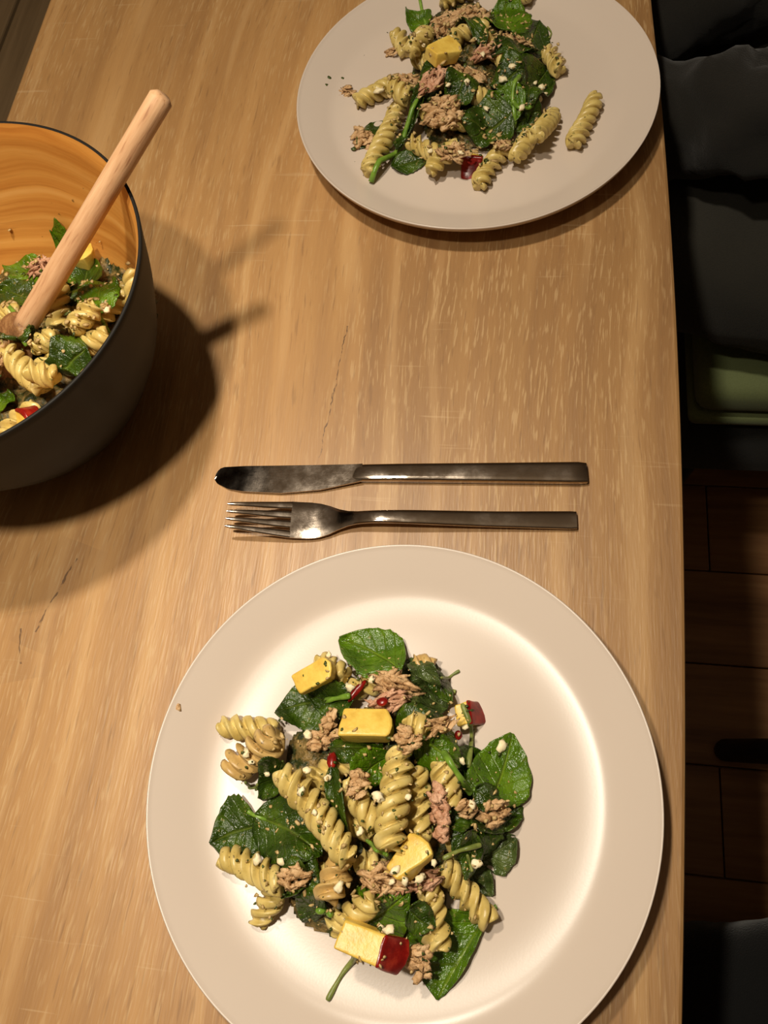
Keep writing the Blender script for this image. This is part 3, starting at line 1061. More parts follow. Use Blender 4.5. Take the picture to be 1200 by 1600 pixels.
def mash(pile, px, a, b, h, name, label, amp=.004, seed=3):
    """low mound of flaked tuna and pesto under the pieces: nobody could count it"""
    c = P(*px, .006)[:2]
    g = .0016
    nx, ny = int(2.4 * a / g), int(2.4 * b / g)
    xs = c[0] + (np.arange(nx) - nx / 2) * g; ys = c[1] + (np.arange(ny) - ny / 2) * g
    ids = -np.ones((nx, ny), int); vs = []
    for i in range(nx):
        for j in range(ny):
            ex, ey = (xs[i] - c[0]) / a, (ys[j] - c[1]) / b
            th = math.atan2(ey, ex)
            rr = math.hypot(ex, ey) / (1 + .22 * mnoise.noise(Vector((math.cos(th) * 1.7, math.sin(th) * 1.7, seed))))
            if rr > 1: continue
            v3 = Vector((xs[i] * 110, ys[j] * 110, seed))
            z = h * (1 - rr ** 2) ** .6 + amp * (mnoise.noise(v3) + .6 * mnoise.noise(v3 * 2.3) + .4 * mnoise.noise(v3 * 5)) * min(1, (1 - rr) * 4)
            base = float(pile.at(xs[i], ys[j], pile.H0))
            ids[i, j] = len(vs)
            vs.append((xs[i], ys[j], base + max(.0006 if rr < .97 else -.0005, z) + ZT))
    fs = []
    for i in range(nx - 1):
        for j in range(ny - 1):
            q = (ids[i, j], ids[i + 1, j], ids[i + 1, j + 1], ids[i, j + 1])
            if min(q) >= 0: fs.append(q)
    V = np.array(vs)
    org = np.array([c[0], c[1], ZT + .006])
    o = mesh(name, V - org, fs, M['mash']); o.location = tuple(org)
    tag(o, label, 'salad', kind='stuff')
    pile.put(V, 1)
    return o

def crumbs(pile, px, a, b, count, smin, smax, mat, name, label, seed, over=.0):
    """loose crumbs lying over a pile: one object, nobody could count them"""
    r = np.random.default_rng(seed)
    bmv, bmf = [], []
    prims = [lump_verts(1, 1, 1, seed + q, 1, .9, 1.0) for q in range(5)]; prim_f = prims[0][1]
    c = P(*px, .02)[:2]
    k = 0
    while k < count:
        ex, ey = r.uniform(-1, 1, 2)
        if ex * ex + ey * ey > 1: continue
        x, y = c[0] + ex * a, c[1] + ey * b
        h = float(pile.at(x, y))
        if h < float(pile.at(x, y, pile.H0)) + .004 and r.uniform() > over: continue
        s = r.uniform(smin, smax) * np.array([r.uniform(.7, 1.6), r.uniform(.5, 1.0), .35]) / 2
        A = np.array(Matrix.Rotation(r.uniform(0, 6.28), 3, 'Z') @ Matrix.Rotation(r.uniform(-.5, .5), 3, 'Y'))
        V = (prims[k % 5][0] * s) @ A.T + np.array([x, y, h + ZT])
        o = len(bmv)
        bmv.extend(V.tolist()); bmf.extend([tuple(i + o for i in f) for f in prim_f])
        k += 1
    org = np.array([c[0], c[1], ZT + .01])
    o = mesh(name, np.array(bmv) - org, bmf, M[mat]); o.location = tuple(org)
    tag(o, label, 'crumbs', kind='stuff')
    return o

def white(pile, px, s, label, group, seed=0, long=1.25):
    return lump(pile, px, (s * long * .9, s * .85, s * .55), label, 'cheese_crumb', 'cheese', 'cheese crumb', group, yaw=seed * 1.3, seed=seed + 11, rough=.55, fib=1.0, sub=2, sink=.0005, tilts=(0,))

exec_sections = []
# ================================================================== SALAD ON THE NEAR PLATE
N = Pile(NEARC, .135, plate_h)
N.leafgroup = 'spinach leaves in the near salad'
N.pastagroup = 'pasta spirals in the near salad'
N.tunagroup = 'tuna flakes in the near salad'
N.applegroup = 'apple chunks in the near salad'
N.stalkgroup = 'stalks in the near salad'
mash(N, (585, 1275), .054, .058, .013, 'tuna_pesto_mash', 'olive mash of tuna and pesto under the near plate salad')
G_N = 'pasta spirals half hidden inside the near salad'
HID = 'pasta spiral half hidden beneath leaves inside the near plate salad'
for A, B in (((470, 1230), (560, 1180)), ((640, 1110), (700, 1190)), ((560, 1340), (640, 1400)), ((700, 1240), (720, 1330)), ((450, 1330), (520, 1390)), ((540, 1080), (620, 1060))):
    fusilli(N, A, B, HID, group=G_N)
# lower layer of leaves and rim pieces
leaf(N, (690, 1075), (604, 1040), .022, 'narrow grey-green leaf underside slanting behind the top leaf, near plate', 'leafu', cup=.3, stem=(712, 1082), stemmat='stemd')
leaf(N, (405, 1290), (330, 1318), .036, 'round dark spinach leaf at the far left of near salad, pasta on it', 'leaf', cup=.10)
leaf(N, (752, 1345), (806, 1308), .022, 'dull olive leaf underside by the right edge of near salad', 'leafu', cup=.2)
leaf(N, (735, 1365), (770, 1400), .017, 'small dark spinach leaf tucked low at lower right of near salad', 'leafu', cup=.2)
leaf(N, (500, 1385), (425, 1360), .024, 'crumpled dark leaf between lower left pasta pieces, near plate', 'leaf', wave=.003)
leaf(N, (505, 1430), (468, 1392), .018, 'dark leaf scrap at the bottom edge left of the red-skinned apple', 'leaf', wave=.003)
leaf(N, (763, 1425), (684, 1562), .054, 'folded spinach leaf hanging lowest on the near plate, stalk up right', 'leafb', cup=.14, side=-1, stem=(776, 1416), shape=2.0, wave=.0012, bow=0.0, pw=.5)
leaf(N, (560, 1450), (640, 1392), .030, 'jagged green leaf just above the red-skinned apple chunk', 'leafb', wave=.003)
leaf(N, (760, 1180), (706, 1235), .026, 'dark spinach leaf beside the bright green stalk, right of pasta', 'leaf', wave=.0025)
leaf(N, (755, 1255), (715, 1345), .026, 'dark crumpled leaf under the thin pale stalk at right', 'leaf', wave=.003)
leaf(N, (790, 1300), (765, 1225), .026, 'green leaf below the round leaf at right edge of near salad', 'leaf', wave=.002)
fusilli(N, (343, 1134), (436, 1142), 'pasta spiral poking out furthest left on the near plate', R=0.0068)
fusilli(N, (400, 1444), (436, 1385), 'short pasta piece lying alone at lower left of near salad', R=0.0068)
fusilli(N, (498, 1030), (540, 1060), 'pasta piece half under the topmost leaf of the near salad', R=0.0068)
fusilli(N, (648, 1038), (676, 1042), 'stubby pasta end at the upper right tip of near salad', R=0.0066, mat='pasta2')
fusilli(N, (355, 1200), (440, 1152), 'broad tan pasta piece coated in tuna, left side of near salad', R=0.0094, mat='pasta2', bend=.1)
fusilli(N, (520, 1448), (590, 1405), 'pasta spiral resting against the top of red-skinned apple chunk', R=0.0070)
fusilli(N, (686, 1484), (668, 1380), 'pasta spiral pointing down onto the folded bottom leaf', R=0.0073, bend=.08)
fusilli(N, (764, 1442), (690, 1348), 'pasta spiral slanting toward the stalk of the folded leaf', R=0.0070, bend=-.06)
apple(N, (734, 1118), (.014, .013, .012), 'small apple chunk with dark red peel at right upper edge of near salad', yaw=.3, seed=4, slant=.5, spins=(0,))
# middle
leaf(N, (522, 1102), (434, 1114), .031, 'round glossy spinach leaf at upper left of the near salad', 'leaf', cup=-.12, wave=.0008)
leaf(N, (555, 1092), (478, 1082), .018, 'dark spinach leaf folded behind the round glossy leaf', 'leaf', cup=.25)
apple(N, (490, 1058), (.018, .013, .011), 'yellow apple chunk without peel at upper left of near salad', yaw=.5, skin=False, seed=3)
leaf(N, (700, 1108), (635, 1072), .020, 'dark olive leaf to the right of pink tuna, near salad top', 'leafu', cup=.2)
leaf(N, (628, 1054), (531, 1000), .031, 'bright green spinach leaf topmost on the near salad', 'leafb', cup=.10, wave=.001, lift=.003)
leaf(N, (620, 1150), (700, 1130), .022, 'dark leaf curling right of the pale apple block', 'leaf', wave=.003)
leaf(N, (655, 1150), (720, 1200), .024, 'dark green leaf draped above the paired upright pasta spirals', 'leafb', wave=.0025)
leaf(N, (765, 1258), (800, 1146), .033, 'large round spinach leaf at right of near salad with white crumb', 'leafb', cup=.06, wave=.0018)
leaf(N, (400, 1275), (510, 1335), .034, 'broad dark spinach leaf in the left middle of near salad', 'leaf', cup=.08, wave=.002, stem=(388, 1268))
leaf(N, (520, 1170), (600, 1165), .016, 'dark leaf strip right below the pale apple block', 'leaf', wave=.003)
leaf(N, (612, 1180), (556, 1245), .018, 'bright curled leaf left of the paired upright pasta spirals', 'leafb', cup=.3)
leaf(N, (668, 1052), (706, 1100), .011, 'narrow ragged leaf strip below the upper right tip of near salad', 'leaf', wave=.004)
leaf(N, (640, 1040), (690, 1075), .010, 'thin wilted leaf strip beside the stubby pasta end', 'leafu', wave=.004)
leaf(N, (742, 1235), (790, 1262), .014, 'crumpled leaf scrap just under the large round right leaf', 'leaf', wave=.004)
leaf(N, (700, 1290), (742, 1258), .012, 'curled leaf scrap next to the pink tuna strip', 'leaf', wave=.004)
leaf(N, (738, 1300), (728, 1375), .011, 'hanging leaf strip at lower right behind the slanting pasta', 'leaf', wave=.004)
leaf(N, (440, 1190), (410, 1250), .016, 'dark leaf under the broad tan pasta, left of near salad', 'leaf', wave=.004)
leaf(N, (470, 1340), (440, 1402), .014, 'wilted leaf strip between the two lower left pasta spirals', 'leaf', wave=.004)
leaf(N, (640, 1420), (680, 1450), .016, 'small leaf scrap between the apple peel and the downward pasta', 'leaf', wave=.003)
fusilli(N, (500, 1250), (585, 1300), 'pasta spiral mostly covered in the middle of near salad', R=0.0068)
fusilli(N, (540, 1222), (585, 1290), 'short pasta spiral between long diagonal one and upright pair', R=0.0066)
leaf(N, (520, 1195), (548, 1310), .009, 'thin dark leaf strip along the long diagonal pasta', 'leaf', cup=.3)
fusilli(N, (346, 1330), (445, 1380), 'pasta spiral lying across the far left spinach leaf', R=0.0073)
fusilli(N, (535, 1345), (508, 1408), 'stubby pasta piece seen nearly end on, lower middle of near salad', R=0.0077, mat='pasta2')
fusilli(N, (690, 1190), (704, 1262), 'short pasta piece with spiky end, rightmost of the upright three', R=0.0073)
fusilli(N, (650, 1200), (655, 1315), 'upright pasta spiral in middle of the upright three', R=0.0073, bend=.04)
fusilli(N, (624, 1172), (608, 1326), 'long upright pasta spiral, leftmost of the upright three', R=0.0077, bend=.05)
fusilli(N, (440, 1200), (552, 1338), 'longest pasta spiral running diagonally through left of near salad', R=0.0079, bend=-.12)
fusilli(N, (640, 1120), (664, 1146), 'pasta end with pale rings at right of the pale apple block', R=0.0068)
lump(N, (622, 1076), (.028, .014, .008), 'large tan tuna flake above the pale apple block', yaw=-.3)
lump(N, (608, 1096), (.020, .011, .007), 'pink tuna flake touching the top of pale apple block', mat='tunap', yaw=.3)
lump(N, (500, 1160), (.012, .012, .009), 'small square tuna piece under the round glossy leaf')
lump(N, (518, 1135), (.010, .018, .007), 'thin tuna strip along the left of pale apple block', yaw=.2)
lump(N, (640, 1158), (.012, .014, .008), 'tuna flake right behind the long upright pasta')
lump(N, (688, 1268), (.010, .026, .008), 'pink tuna strip beside the lower end of upright pasta', mat='tunap', yaw=.15)
lump(N, (772, 1272), (.014, .014, .009), 'brown tuna flake below the large round right leaf')
lump(N, (728, 1264), (.011, .008, .006), 'tuna crumb under a white crumb, right of near salad')
lump(N, (460, 1372), (.014, .012, .008), 'ragged tuna flake at end of the lower left pasta')
lump(N, (690, 1132), (.016, .008, .006), 'tuna flake among the dark leaves at right top of near salad', yaw=.3)
lump(N, (560, 1222), (.010, .016, .007), 'tuna strip next to the short red peel bit')
lump(N, (600, 1375), (.022, .014, .009), 'tuna flake left under the yellow apple, lower middle')
lump(N, (655, 1378), (.022, .012, .008), 'pink tuna flake right under the yellow apple', mat='tunap', yaw=.4)
apple(N, (568, 1134), (.0245, .0145, .014), 'pale yellow apple block without peel near top of the near salad', yaw=.05, skin=False, taper=.96, seed=5, tilts=(-6, 0, 6))
apple(N, (640, 1343), (.019, .015, .012), 'yellow apple chunk with white crumbs on it, lower middle', yaw=.9, skin=False, taper=.7, seed=6)
apple(N, (580, 1478), (.029, .0145, .011), 'apple chunk with dark red peel at bottom of the near salad', yaw=-.28, seed=7, taper=.85, bulge=.003, tilts=(0,), slant=.30, spins=(0,))
lump(N, (660, 1500), (.012, .016, .0045), 'tuna scrap lying on the folded bottom leaf', yaw=.3, tilts=(0,))
def peel_bit(pile, px, size, label, yaw):
    o = lump(pile, px, size, label, 'peel_strip', 'skin', 'apple peel', pile.applegroup, yaw=yaw, rough=.15, fib=1, sub=2, sink=.0006)
    return o
peel_bit(N, (558, 1080), (.015, .0042, .003), 'red peel strip standing at top of near salad', .95)
peel_bit(N, (598, 1097), (.006, .005, .003), 'dark red peel bit in the pink tuna at the top', .3)
peel_bit(N, (519, 1188), (.005, .009, .003), 'red peel bit just below the round glossy leaf', .1)
peel_bit(N, (716, 1147), (.004, .005, .003), 'tiny red peel bit left of the right upper apple chunk', .1)
stalk(N, [(692, 1174), (712, 1205), (736, 1242)], .0032, 'thick bright green stalk right of the upright pasta')
stalk(N, [(692, 1342), (715, 1330), (752, 1320)], .0022, 'thin pale stalk crossing leaves at right of near salad', 'stemd', .001)
stalk(N, [(557, 1490), (537, 1518), (524, 1540), (512, 1563)], .0024, 'pale twig-like stalk sticking out below the red-skinned apple', 'stemd')
stalk(N, [(722, 1100), (738, 1140), (732, 1200)], .0026, 'green stalk beside the dark red apple peel at right', 'stemd')
stalk(N, [(508, 1095), (525, 1092), (548, 1088)], .0030, 'short bright stalk crossing toward the red peel strip')
stalk(N, [(572, 1312), (590, 1330), (606, 1336)], .0018, 'thin stalk curl under the long upright pasta')
stalk(N, [(496, 1422), (520, 1428)], .0030, 'short cut stalk peeping out at bottom of near salad')
stalk(N, [(690, 1062), (706, 1055), (718, 1048)], .0016, 'wispy green sprig at the upper right of near salad', 'stemd')
stalk(N, [(730, 1335), (738, 1362)], .0014, 'hair thin stalk hanging at lower right leaves', 'stemd')
stalk(N, [(384, 1222), (388, 1232), (402, 1226)], .0016, 'dark thread-like stalk bending by the broad tan pasta', 'stemd')
white(N, (784, 1166), .0058, 'biggest white crumb lying on the large round right leaf', None, 1)
white(N, (592, 1246), .0060, 'white crumb wedged left of the long upright pasta', None, 2)
white(N, (620, 1360), .0046, 'oval white crumb on the yellow apple chunk', None, 3)
white(N, (722, 1190), .0034, 'white crumb beside the bright green stalk', None, 4)
GW = 'white crumbs strewn on the near salad'
LW = 'tiny white crumb strewn over the near plate salad'
for i, px in enumerate([(728, 1140), (738, 1258), (745, 1350), (682, 1348), (482, 1204), (470, 1236), (492, 1270), (512, 1216), (385, 1178), (393, 1191), (580, 1062), (547, 1074), (638, 1246),
                        (600, 1446), (613, 1448), (514, 1024), (440, 1346), (530, 1386), (662, 1368), (655, 1374), (403, 1344), (418, 1210), (565, 1300), (480, 1148), (612, 1378), (632, 1376)]):
    white(N, px, .0030 + .0008 * (i % 3), LW, GW, 20 + i)
crumbs(N, (585, 1265), .072, .078, 300, .0006, .0026, 'crumb', 'tuna_crumbs', 'fine tuna crumbs clinging all over the near salad', 5)
crumbs(N, (585, 1265), .072, .078, 200, .0008, .0022, 'herb', 'herb_flecks', 'dark herb flecks sprinkled over the near salad', 6, .01)
lump(N, (276, 1104), (.0035, .0055, .002), 'brown crumb on the left rim of near plate', 'food_crumb', 'tuna', 'crumb', yaw=.4, sub=2)
lump(N, (497, 1516), (.0022, .002, .0012), 'single dark speck on near plate below the salad', 'food_crumb', 'herb', 'crumb', sub=2)

# ================================================================== SALAD ON THE FAR PLATE
Fp = Pile(FARC, .135, plate_h)
Fp.leafgroup = 'spinach leaves in the far salad'
Fp.pastagroup = 'pasta spirals in the far salad'
Fp.tunagroup = 'tuna flakes in the far salad'
Fp.applegroup = 'apple pieces in the far salad'
Fp.stalkgroup = 'stalks in the far salad'
mash(Fp, (738, 125), .052, .074, .013, 'tuna_pesto_mash', 'olive mash of tuna and pesto under the far plate salad', seed=8)
G_F = 'pasta spirals half hidden inside the far salad'
HIDF = 'pasta spiral half hidden beneath tuna and leaves inside the far salad'
for A, B in (((690, 130), (760, 150)), ((760, 60), (800, 110)), ((700, 60), (760, 40)), ((660, 180), (740, 190)), ((800, 140), (840, 170)), ((650, 90), (690, 110)), ((690, 5), (740, -20)), ((770, -30), (830, 0))):
    fusilli(Fp, A, B, HIDF, group=G_F)
leaf(Fp, (604, 190), (560, 232), .022, 'dark spinach leaf at far left of far salad with tan flake', 'leaf', wave=.003)
leaf(Fp, (612, 262), (672, 246), .020, 'dark spinach leaf at the bottom edge of the far salad', 'leaf', wave=.002)
leaf(Fp, (845, 190), (790, 198), .018, 'glossy leaf at lower right between pasta ends, far salad', 'leaf', wave=.002)
leaf(Fp, (842, 36), (805, 120), .028, 'dark curled leaf at right upper edge of far salad', 'leaf', wave=.003)
leaf(Fp, (856, 110), (822, 192), .026, 'dark upright leaf along the right edge of far salad', 'leaf', wave=.003)
leaf(Fp, (666, 44), (636, 18), .020, 'bright leaf at upper left of far salad with stalk up', 'leafb', wave=.002, stem=(656, 0))
apple(Fp, (738, 258), (.016, .014, .009), 'apple piece with red peel at bottom edge of the far salad', yaw=-1.75, seed=10, tilts=(0,), slant=.72, spins=(0,))
fusilli(Fp, (557, 160), (618, 130), 'pasta spiral poking out at left of far salad by white crumb', R=0.0070)
fusilli(Fp, (575, 266), (626, 168), 'long pasta spiral slanting down left on the far plate', R=0.0073, bend=.05)
fusilli(Fp, (744, 288), (792, 226), 'pasta spiral pointing down right of red peel, far salad', R=0.0073)
fusilli(Fp, (806, 252), (830, 204), 'short pasta spiral second from right at bottom of far salad', R=0.0068)
fusilli(Fp, (837, 224), (868, 168), 'pasta spiral rightmost at bottom edge of far salad', R=0.0070)
fusilli(Fp, (896, 228), (932, 154), 'single pasta spiral lying apart at right on the far plate', R=0.0073, bend=.2)
fusilli(Fp, (856, 76), (874, 114), 'pasta piece sticking out right at the top of far salad', R=0.0070)
fusilli(Fp, (620, 50), (636, 82), 'pasta stub at the upper left edge of far salad', R=0.0068)
fusilli(Fp, (643, 92), (668, 54), 'pasta spiral standing left of the yellow apple, far salad', R=0.0073)
fusilli(Fp, (612, 136), (640, 168), 'pasta stub just right of the left poking spiral, far salad', R=0.0073)
fusilli(Fp, (640, 205), (690, 222), 'pasta spiral under the large tuna flake, far salad', R=0.0070)
fusilli(Fp, (668, 256), (716, 218), 'pasta spiral above the bottom edge left of red peel, far salad', R=0.0070)
leaf(Fp, (696, 112), (642, 146), .026, 'dark spinach leaf left of the central tuna flake, far salad', 'leaf', wave=.003)
leaf(Fp, (800, 52), (790, -12), .036, 'broad bright spinach leaf at the top of far salad', 'leafb', cup=.05)
leaf(Fp, (760, 82), (690, 40), .012, 'thin dark leaf strip across the top middle of far salad', 'leaf', cup=.3)
leaf(Fp, (840, 88), (768, 92), .022, 'dark leaf below the pale round tuna flake, far salad right', 'leaf', wave=.003)
leaf(Fp, (740, 130), (700, 180), .022, 'dark crumpled leaf right of the large tuna flake, far salad', 'leaf', wave=.003)
leaf(Fp, (820, 120), (765, 140), .026, 'dark leaf carrying a white crumb, right middle of far salad', 'leaf', wave=.003)
leaf(Fp, (660, 168), (618, 240), .012, 'narrow leaf with a long green stalk crossing left of far salad', 'leaf', cup=.3, stem=(580, 286), stem_w=.0042)
leaf(Fp, (818, 185), (762, 160), .024, 'bright green leaf in the lower right of far salad', 'leafb', wave=.001)
leaf(Fp, (800, 178), (722, 212), .036, 'largest dark spinach leaf at the lower middle of far salad', 'leaf', cup=-.08, wave=.0015)
lump(Fp, (674, 138), (.026, .024, .008), 'large pinkish tuna flake at left middle of far salad', mat='tunap', yaw=.6)
lump(Fp, (690, 188), (.028, .026, .012), 'large tan tuna lump above the lower pasta of far salad')
lump(Fp, (728, 118), (.028, .018, .010), 'tan tuna mass in the center of far salad')
lump(Fp, (762, 92), (.022, .012, .008), 'pink tuna flake near the right middle leaves, far salad', mat='tunap')
lump(Fp, (700, 32), (.034, .022, .011), 'crumbly tuna mass at the top of far salad')
lump(Fp, (745, 28), (.022, .026, .010), 'tuna mass left of the broad bright top leaf, far salad')
lump(Fp, (790, 58), (.012, .013, .007), 'pale round tuna flake under the broad bright top leaf')
lump(Fp, (818, 64), (.018, .008, .005), 'thin tan tuna strip right of the pale round flake')
lump(Fp, (638, 112), (.020, .014, .008), 'tuna crumbs on top of the left pasta stub, far salad')
lump(Fp, (708, 238), (.022, .013, .007), 'tuna flake at bottom edge left of red peel, far salad')
lump(Fp, (786, 222), (.012, .012, .006), 'tuna scrap on upper end of the spiral by the red peel')
lump(Fp, (566, 212), (.015, .020, .006), 'tan flake on the far left leaf of far salad', yaw=.3)
lump(Fp, (541, 143), (.012, .012, .003), 'flat tuna flake lying loose at left on far plate')
lump(Fp, (612, 82), (.013, .007, .003), 'thin loose tuna flake left above the far salad', yaw=-.2)
apple(Fp, (690, 84), (.020, .018, .011), 'yellow apple chunk in the upper left of the far salad', yaw=.6, skin=False, seed=9)
stalk(Fp, [(805, 190), (800, 150), (812, 120)], .0032, 'green stalk at the right in the far salad')
stalk(Fp, [(800, 160), (815, 172), (830, 168)], .0028, 'short green stalk above the lower right leaf, far salad')
stalk(Fp, [(855, 42), (862, 52), (858, 60)], .0014, 'wispy tendril at the upper right of far salad', 'stemd')
white(Fp, (595, 154), .0056, 'oval white crumb beside the left poking spiral', None, 51, 1.5)
white(Fp, (730, 127), .0050, 'white crumb in the middle of the far salad', None, 52)
white(Fp, (786, 125), .0052, 'white crumb on a dark leaf right of far salad middle', None, 53)
GF = 'white crumbs strewn on the far salad'
LF = 'tiny white crumb strewn over the far plate salad'
for i, px in enumerate([(692, 64), (700, 134), (847, 135), (712, 110), (755, 84), (690, 64), (836, 130), (760, 170), (800, 104), (662, 72), (720, 238), (815, 186), (742, 60), (672, 236), (626, 118), (852, 142)]):
    white(Fp, px, .0032 + .0008 * (i % 3), LF, GF, 60 + i)
crumbs(Fp, (738, 120), .066, .086, 420, .0008, .0036, 'crumb', 'tuna_crumbs', 'fine tuna crumbs clinging all over the far salad', 15)
crumbs(Fp, (738, 120), .066, .086, 180, .0010, .0026, 'herb', 'herb_flecks', 'dark herb flecks sprinkled over the far salad', 16, .01)
for i, px in enumerate([(604, 50), (568, 86), (563, 108), (534, 120), (513, 120), (508, 130), (552, 230), (553, 250)]):
    lump(Fp, px, (.0036, .0028, .0014), 'tiny dark speck on bare left part of the far plate', 'food_crumb', 'herb', 'crumb', 'specks on the far plate', sub=2, seed=i + 70, tilts=(0,))

# ================================================================== SALAD IN THE BOWL
_bz = np.array([p[1] for p in BPROF[1:]]); _br = np.array([p[0] for p in BPROF[1:]])
def bowl_h(r):
    r = np.asarray(r, float)
    z = np.interp(r, [0, .040, .052, .0735, .0905, .101, .105, .1085], [.0048, .0048, .010, .0315, .0615, .0965, .1165, .131])
    return np.where(r > .1085, .131 - .0 * r, z)
Bp = Pile(BC, .115, bowl_h)
Bp.leafgroup = 'spinach leaves in the bowl'
Bp.pastagroup = 'pasta spirals in the bowl'
Bp.tunagroup = 'tuna in the bowl'
Bp.applegroup = 'apple pieces in the bowl'
Bp.stalkgroup = 'stalks in the bowl'
def bowl_mash():
    g = .0022
    n = int(.19 / g); ids = -np.ones((n, n), int); vs = []
    for i in range(n):
        for j in range(n):
            x = BC[0] + (i - n / 2) * g; y = BC[1] + (j - n / 2) * g
            r = math.hypot(x - BC[0], y - BC[1])
            if r > .0965: continue
            # fuller on the near right side, thinner at the far left wall
            t = ((x - BC[0]) * .55 - (y - BC[1]) * .83) / .09
            v3 = Vector((x * 90, y * 90, 4.0))
            z = .060 + .017 * t + .006 * (mnoise.noise(v3) + .5 * mnoise.noise(v3 * 2.5))
            ids[i, j] = len(vs); vs.append((x, y, ZT + max(z, float(bowl_h(r)) - .002 if r < .094 else z)))
    fs = []
    for i in range(n - 1):
        for j in range(n - 1):
            q = (ids[i, j], ids[i + 1, j], ids[i + 1, j + 1], ids[i, j + 1])
            if min(q) >= 0: fs.append(q)
    V = np.array(vs); org = np.array([*BC, ZT + .05])
    o = mesh('tuna_pesto_mash', V - org, fs, M['mash']); o.location = tuple(org)
    tag(o, 'olive mash of tuna and pesto filling the bowl under its pasta', 'salad', kind='stuff')
    Bp.put(V, 2)
bowl_mash()
# the spoon is already there: pieces come to rest over its head
for A, B in (((110, 480), (160, 470)), ((40, 600), (90, 560)), ((20, 560), (60, 600))):
    fusilli(Bp, A, B, 'pasta spiral half hidden deeper in the bowl', group='pasta spirals deeper in the bowl')
leaf(Bp, (112, 396), (88, 372), .014, 'green leaf tip behind the spoon handle in the bowl', 'leafb')
leaf(Bp, (68, 440), (8, 418), .024, 'light green leaf left of the spoon handle, upper in bowl', 'leafb', cup=.2)
leaf(Bp, (54, 478), (4, 462), .026, 'dark spinach leaf left of the spoon, lower in bowl', 'leaf', cup=.2)
leaf(Bp, (118, 492), (140, 404), .032, 'tall dark spinach leaf right of the spoon handle', 'leaf', cup=.4, wave=.002)
fusilli(Bp, (126, 500), (196, 438), 'pasta spiral curving near the right bowl wall', R=0.0075)
fusilli(Bp, (104, 555), (168, 520), 'pasta spiral below the curving one, bowl right', R=0.0075)
fusilli(Bp, (88, 510), (102, 452), 'pasta spiral upright right beside the spoon handle', R=0.0073)
fusilli(Bp, (54, 545), (84, 520), 'pasta piece below the end of the spoon handle', R=0.0073)
fusilli(Bp, (0, 500), (26, 480), 'pasta piece at left of spoon in the bowl', R=0.0073)
fusilli(Bp, (62, 612), (108, 618), 'stubby pasta end against the near bowl wall', R=0.0077)
fusilli(Bp, (6, 682), (62, 638), 'pasta spiral nearest the lower left bowl rim', R=0.0077)
fusilli(Bp, (45, 575), (85, 590), 'shaded pasta spiral in the bowl middle', R=0.0073)
leaf(Bp, (110, 440), (100, 488), .012, 'pale green leaf strip beside spoon handle in bowl', 'leafb', cup=.3)
leaf(Bp, (166, 506), (184, 452), .026, 'olive green leaf with white crumb at right bowl wall', 'leafb', cup=.2, stem=(172, 522))
leaf(Bp, (150, 560), (82, 582), .030, 'broad dark leaf near the front bowl rim', 'leaf', cup=-.1)
leaf(Bp, (4, 650), (22, 618), .020, 'bright leaf at the left front of the bowl', 'leafb')
lump(Bp, (20, 528), (.024, .034, .012), 'brown tuna lump sitting over the spoon head', mat='tuna')
lump(Bp, (8, 585), (.026, .028, .014), 'tan tuna mass left of the bowl middle', mat='tuna')
lump(Bp, (62, 412), (.020, .012, .008), 'tuna flake above the light green leaf in bowl', mat='tunap')
fusilli(Bp, (150, 478), (112, 520), 'pasta spiral just under the broad dark leaf, bowl right', R=.0076)
fusilli(Bp, (96, 590), (130, 560), 'pasta spiral tucked at the front wall beside the broad leaf', R=.0076)
fusilli(Bp, (205, 470), (212, 428), 'pasta piece wedged against right wall of the bowl', R=.0070)
leaf(Bp, (70, 575), (40, 530), .020, 'crumpled dark leaf over the smeared spoon head', 'leaf', wave=.003)
apple(Bp, (126, 402), (.014, .012, .010), 'yellow apple chunk behind the tall dark leaf in bowl', skin=False, seed=12)
apple(Bp, (38, 657), (.014, .012, .010), 'red-skinned apple piece at the lower left bowl rim', yaw=1.2, seed=13, tilts=(-60, -50))
stalk(Bp, [(26, 492), (44, 515), (54, 555)], .0022, 'thin stalk draped below the spoon handle end')
white(Bp, (171, 490), .0056, 'oval white crumb on the olive leaf in bowl', None, 91, 1.6)
white(Bp, (198, 452), .0060, 'pale crumb stuck by the right wall in bowl', None, 92)
crumbs(Bp, (90, 530), .075, .075, 260, .0014, .0036, 'crumb', 'tuna_crumbs', 'fine tuna crumbs clinging to the bowl salad', 25)
crumbs(Bp, (90, 530), .075, .075, 120, .0010, .0026, 'herb', 'herb_flecks', 'dark herb flecks sprinkled in the bowl salad', 26)

# ------------------------------------------------------------------ chairs on the right
def build_chair(x0, y0, label, splay=.05):
    """x0, y0 = middle of the seat; the sitter faces -x"""
    root = empty('dining_chair', (x0, y0, 0))
    tag(root, label, 'chair', 'green upholstered chairs')
    w, d = .25, .25
    from_bm('seat_cushion', box_bm(-d, d, -w, w, .400, .45, .018, 4), M['velvet'], root, True)
    from_bm('cushion_welt', box_bm(-d - .001, d + .001, -w - .001, w + .001, .378, .3995, .009, 3), M['velvet'], root, True)
    from_bm('seat_base', box_bm(-d + .006, d - .006, -w + .006, w - .006, .25, .3775, .01, 2), M['velvetd'], root, True)
    bm = box_bm(d - .05, d + .04, -w, w, .46, .92, .03, 4)
    from_bm('backrest', bm, M['velvet'], root, True)
    for sx in (-1, 1):
        for sy in (-1, 1):
            a = np.array([sx * (d - .03), sy * (w - .03), .252]); b = np.array([sx * (d + .035), sy * (w + splay), .012])
            v, f = sweep([a, a * .5 + b * .5, b, b - [0, 0, .011]], [.034, .032, .030, .026], [.034, .032, .030, .026], 14, up=(1, 0, 0))
            mesh('leg', v, f, M['metal'], root)
    return root
build_chair(.445, .705, 'green chair under the person in charcoal, seat corner in view')
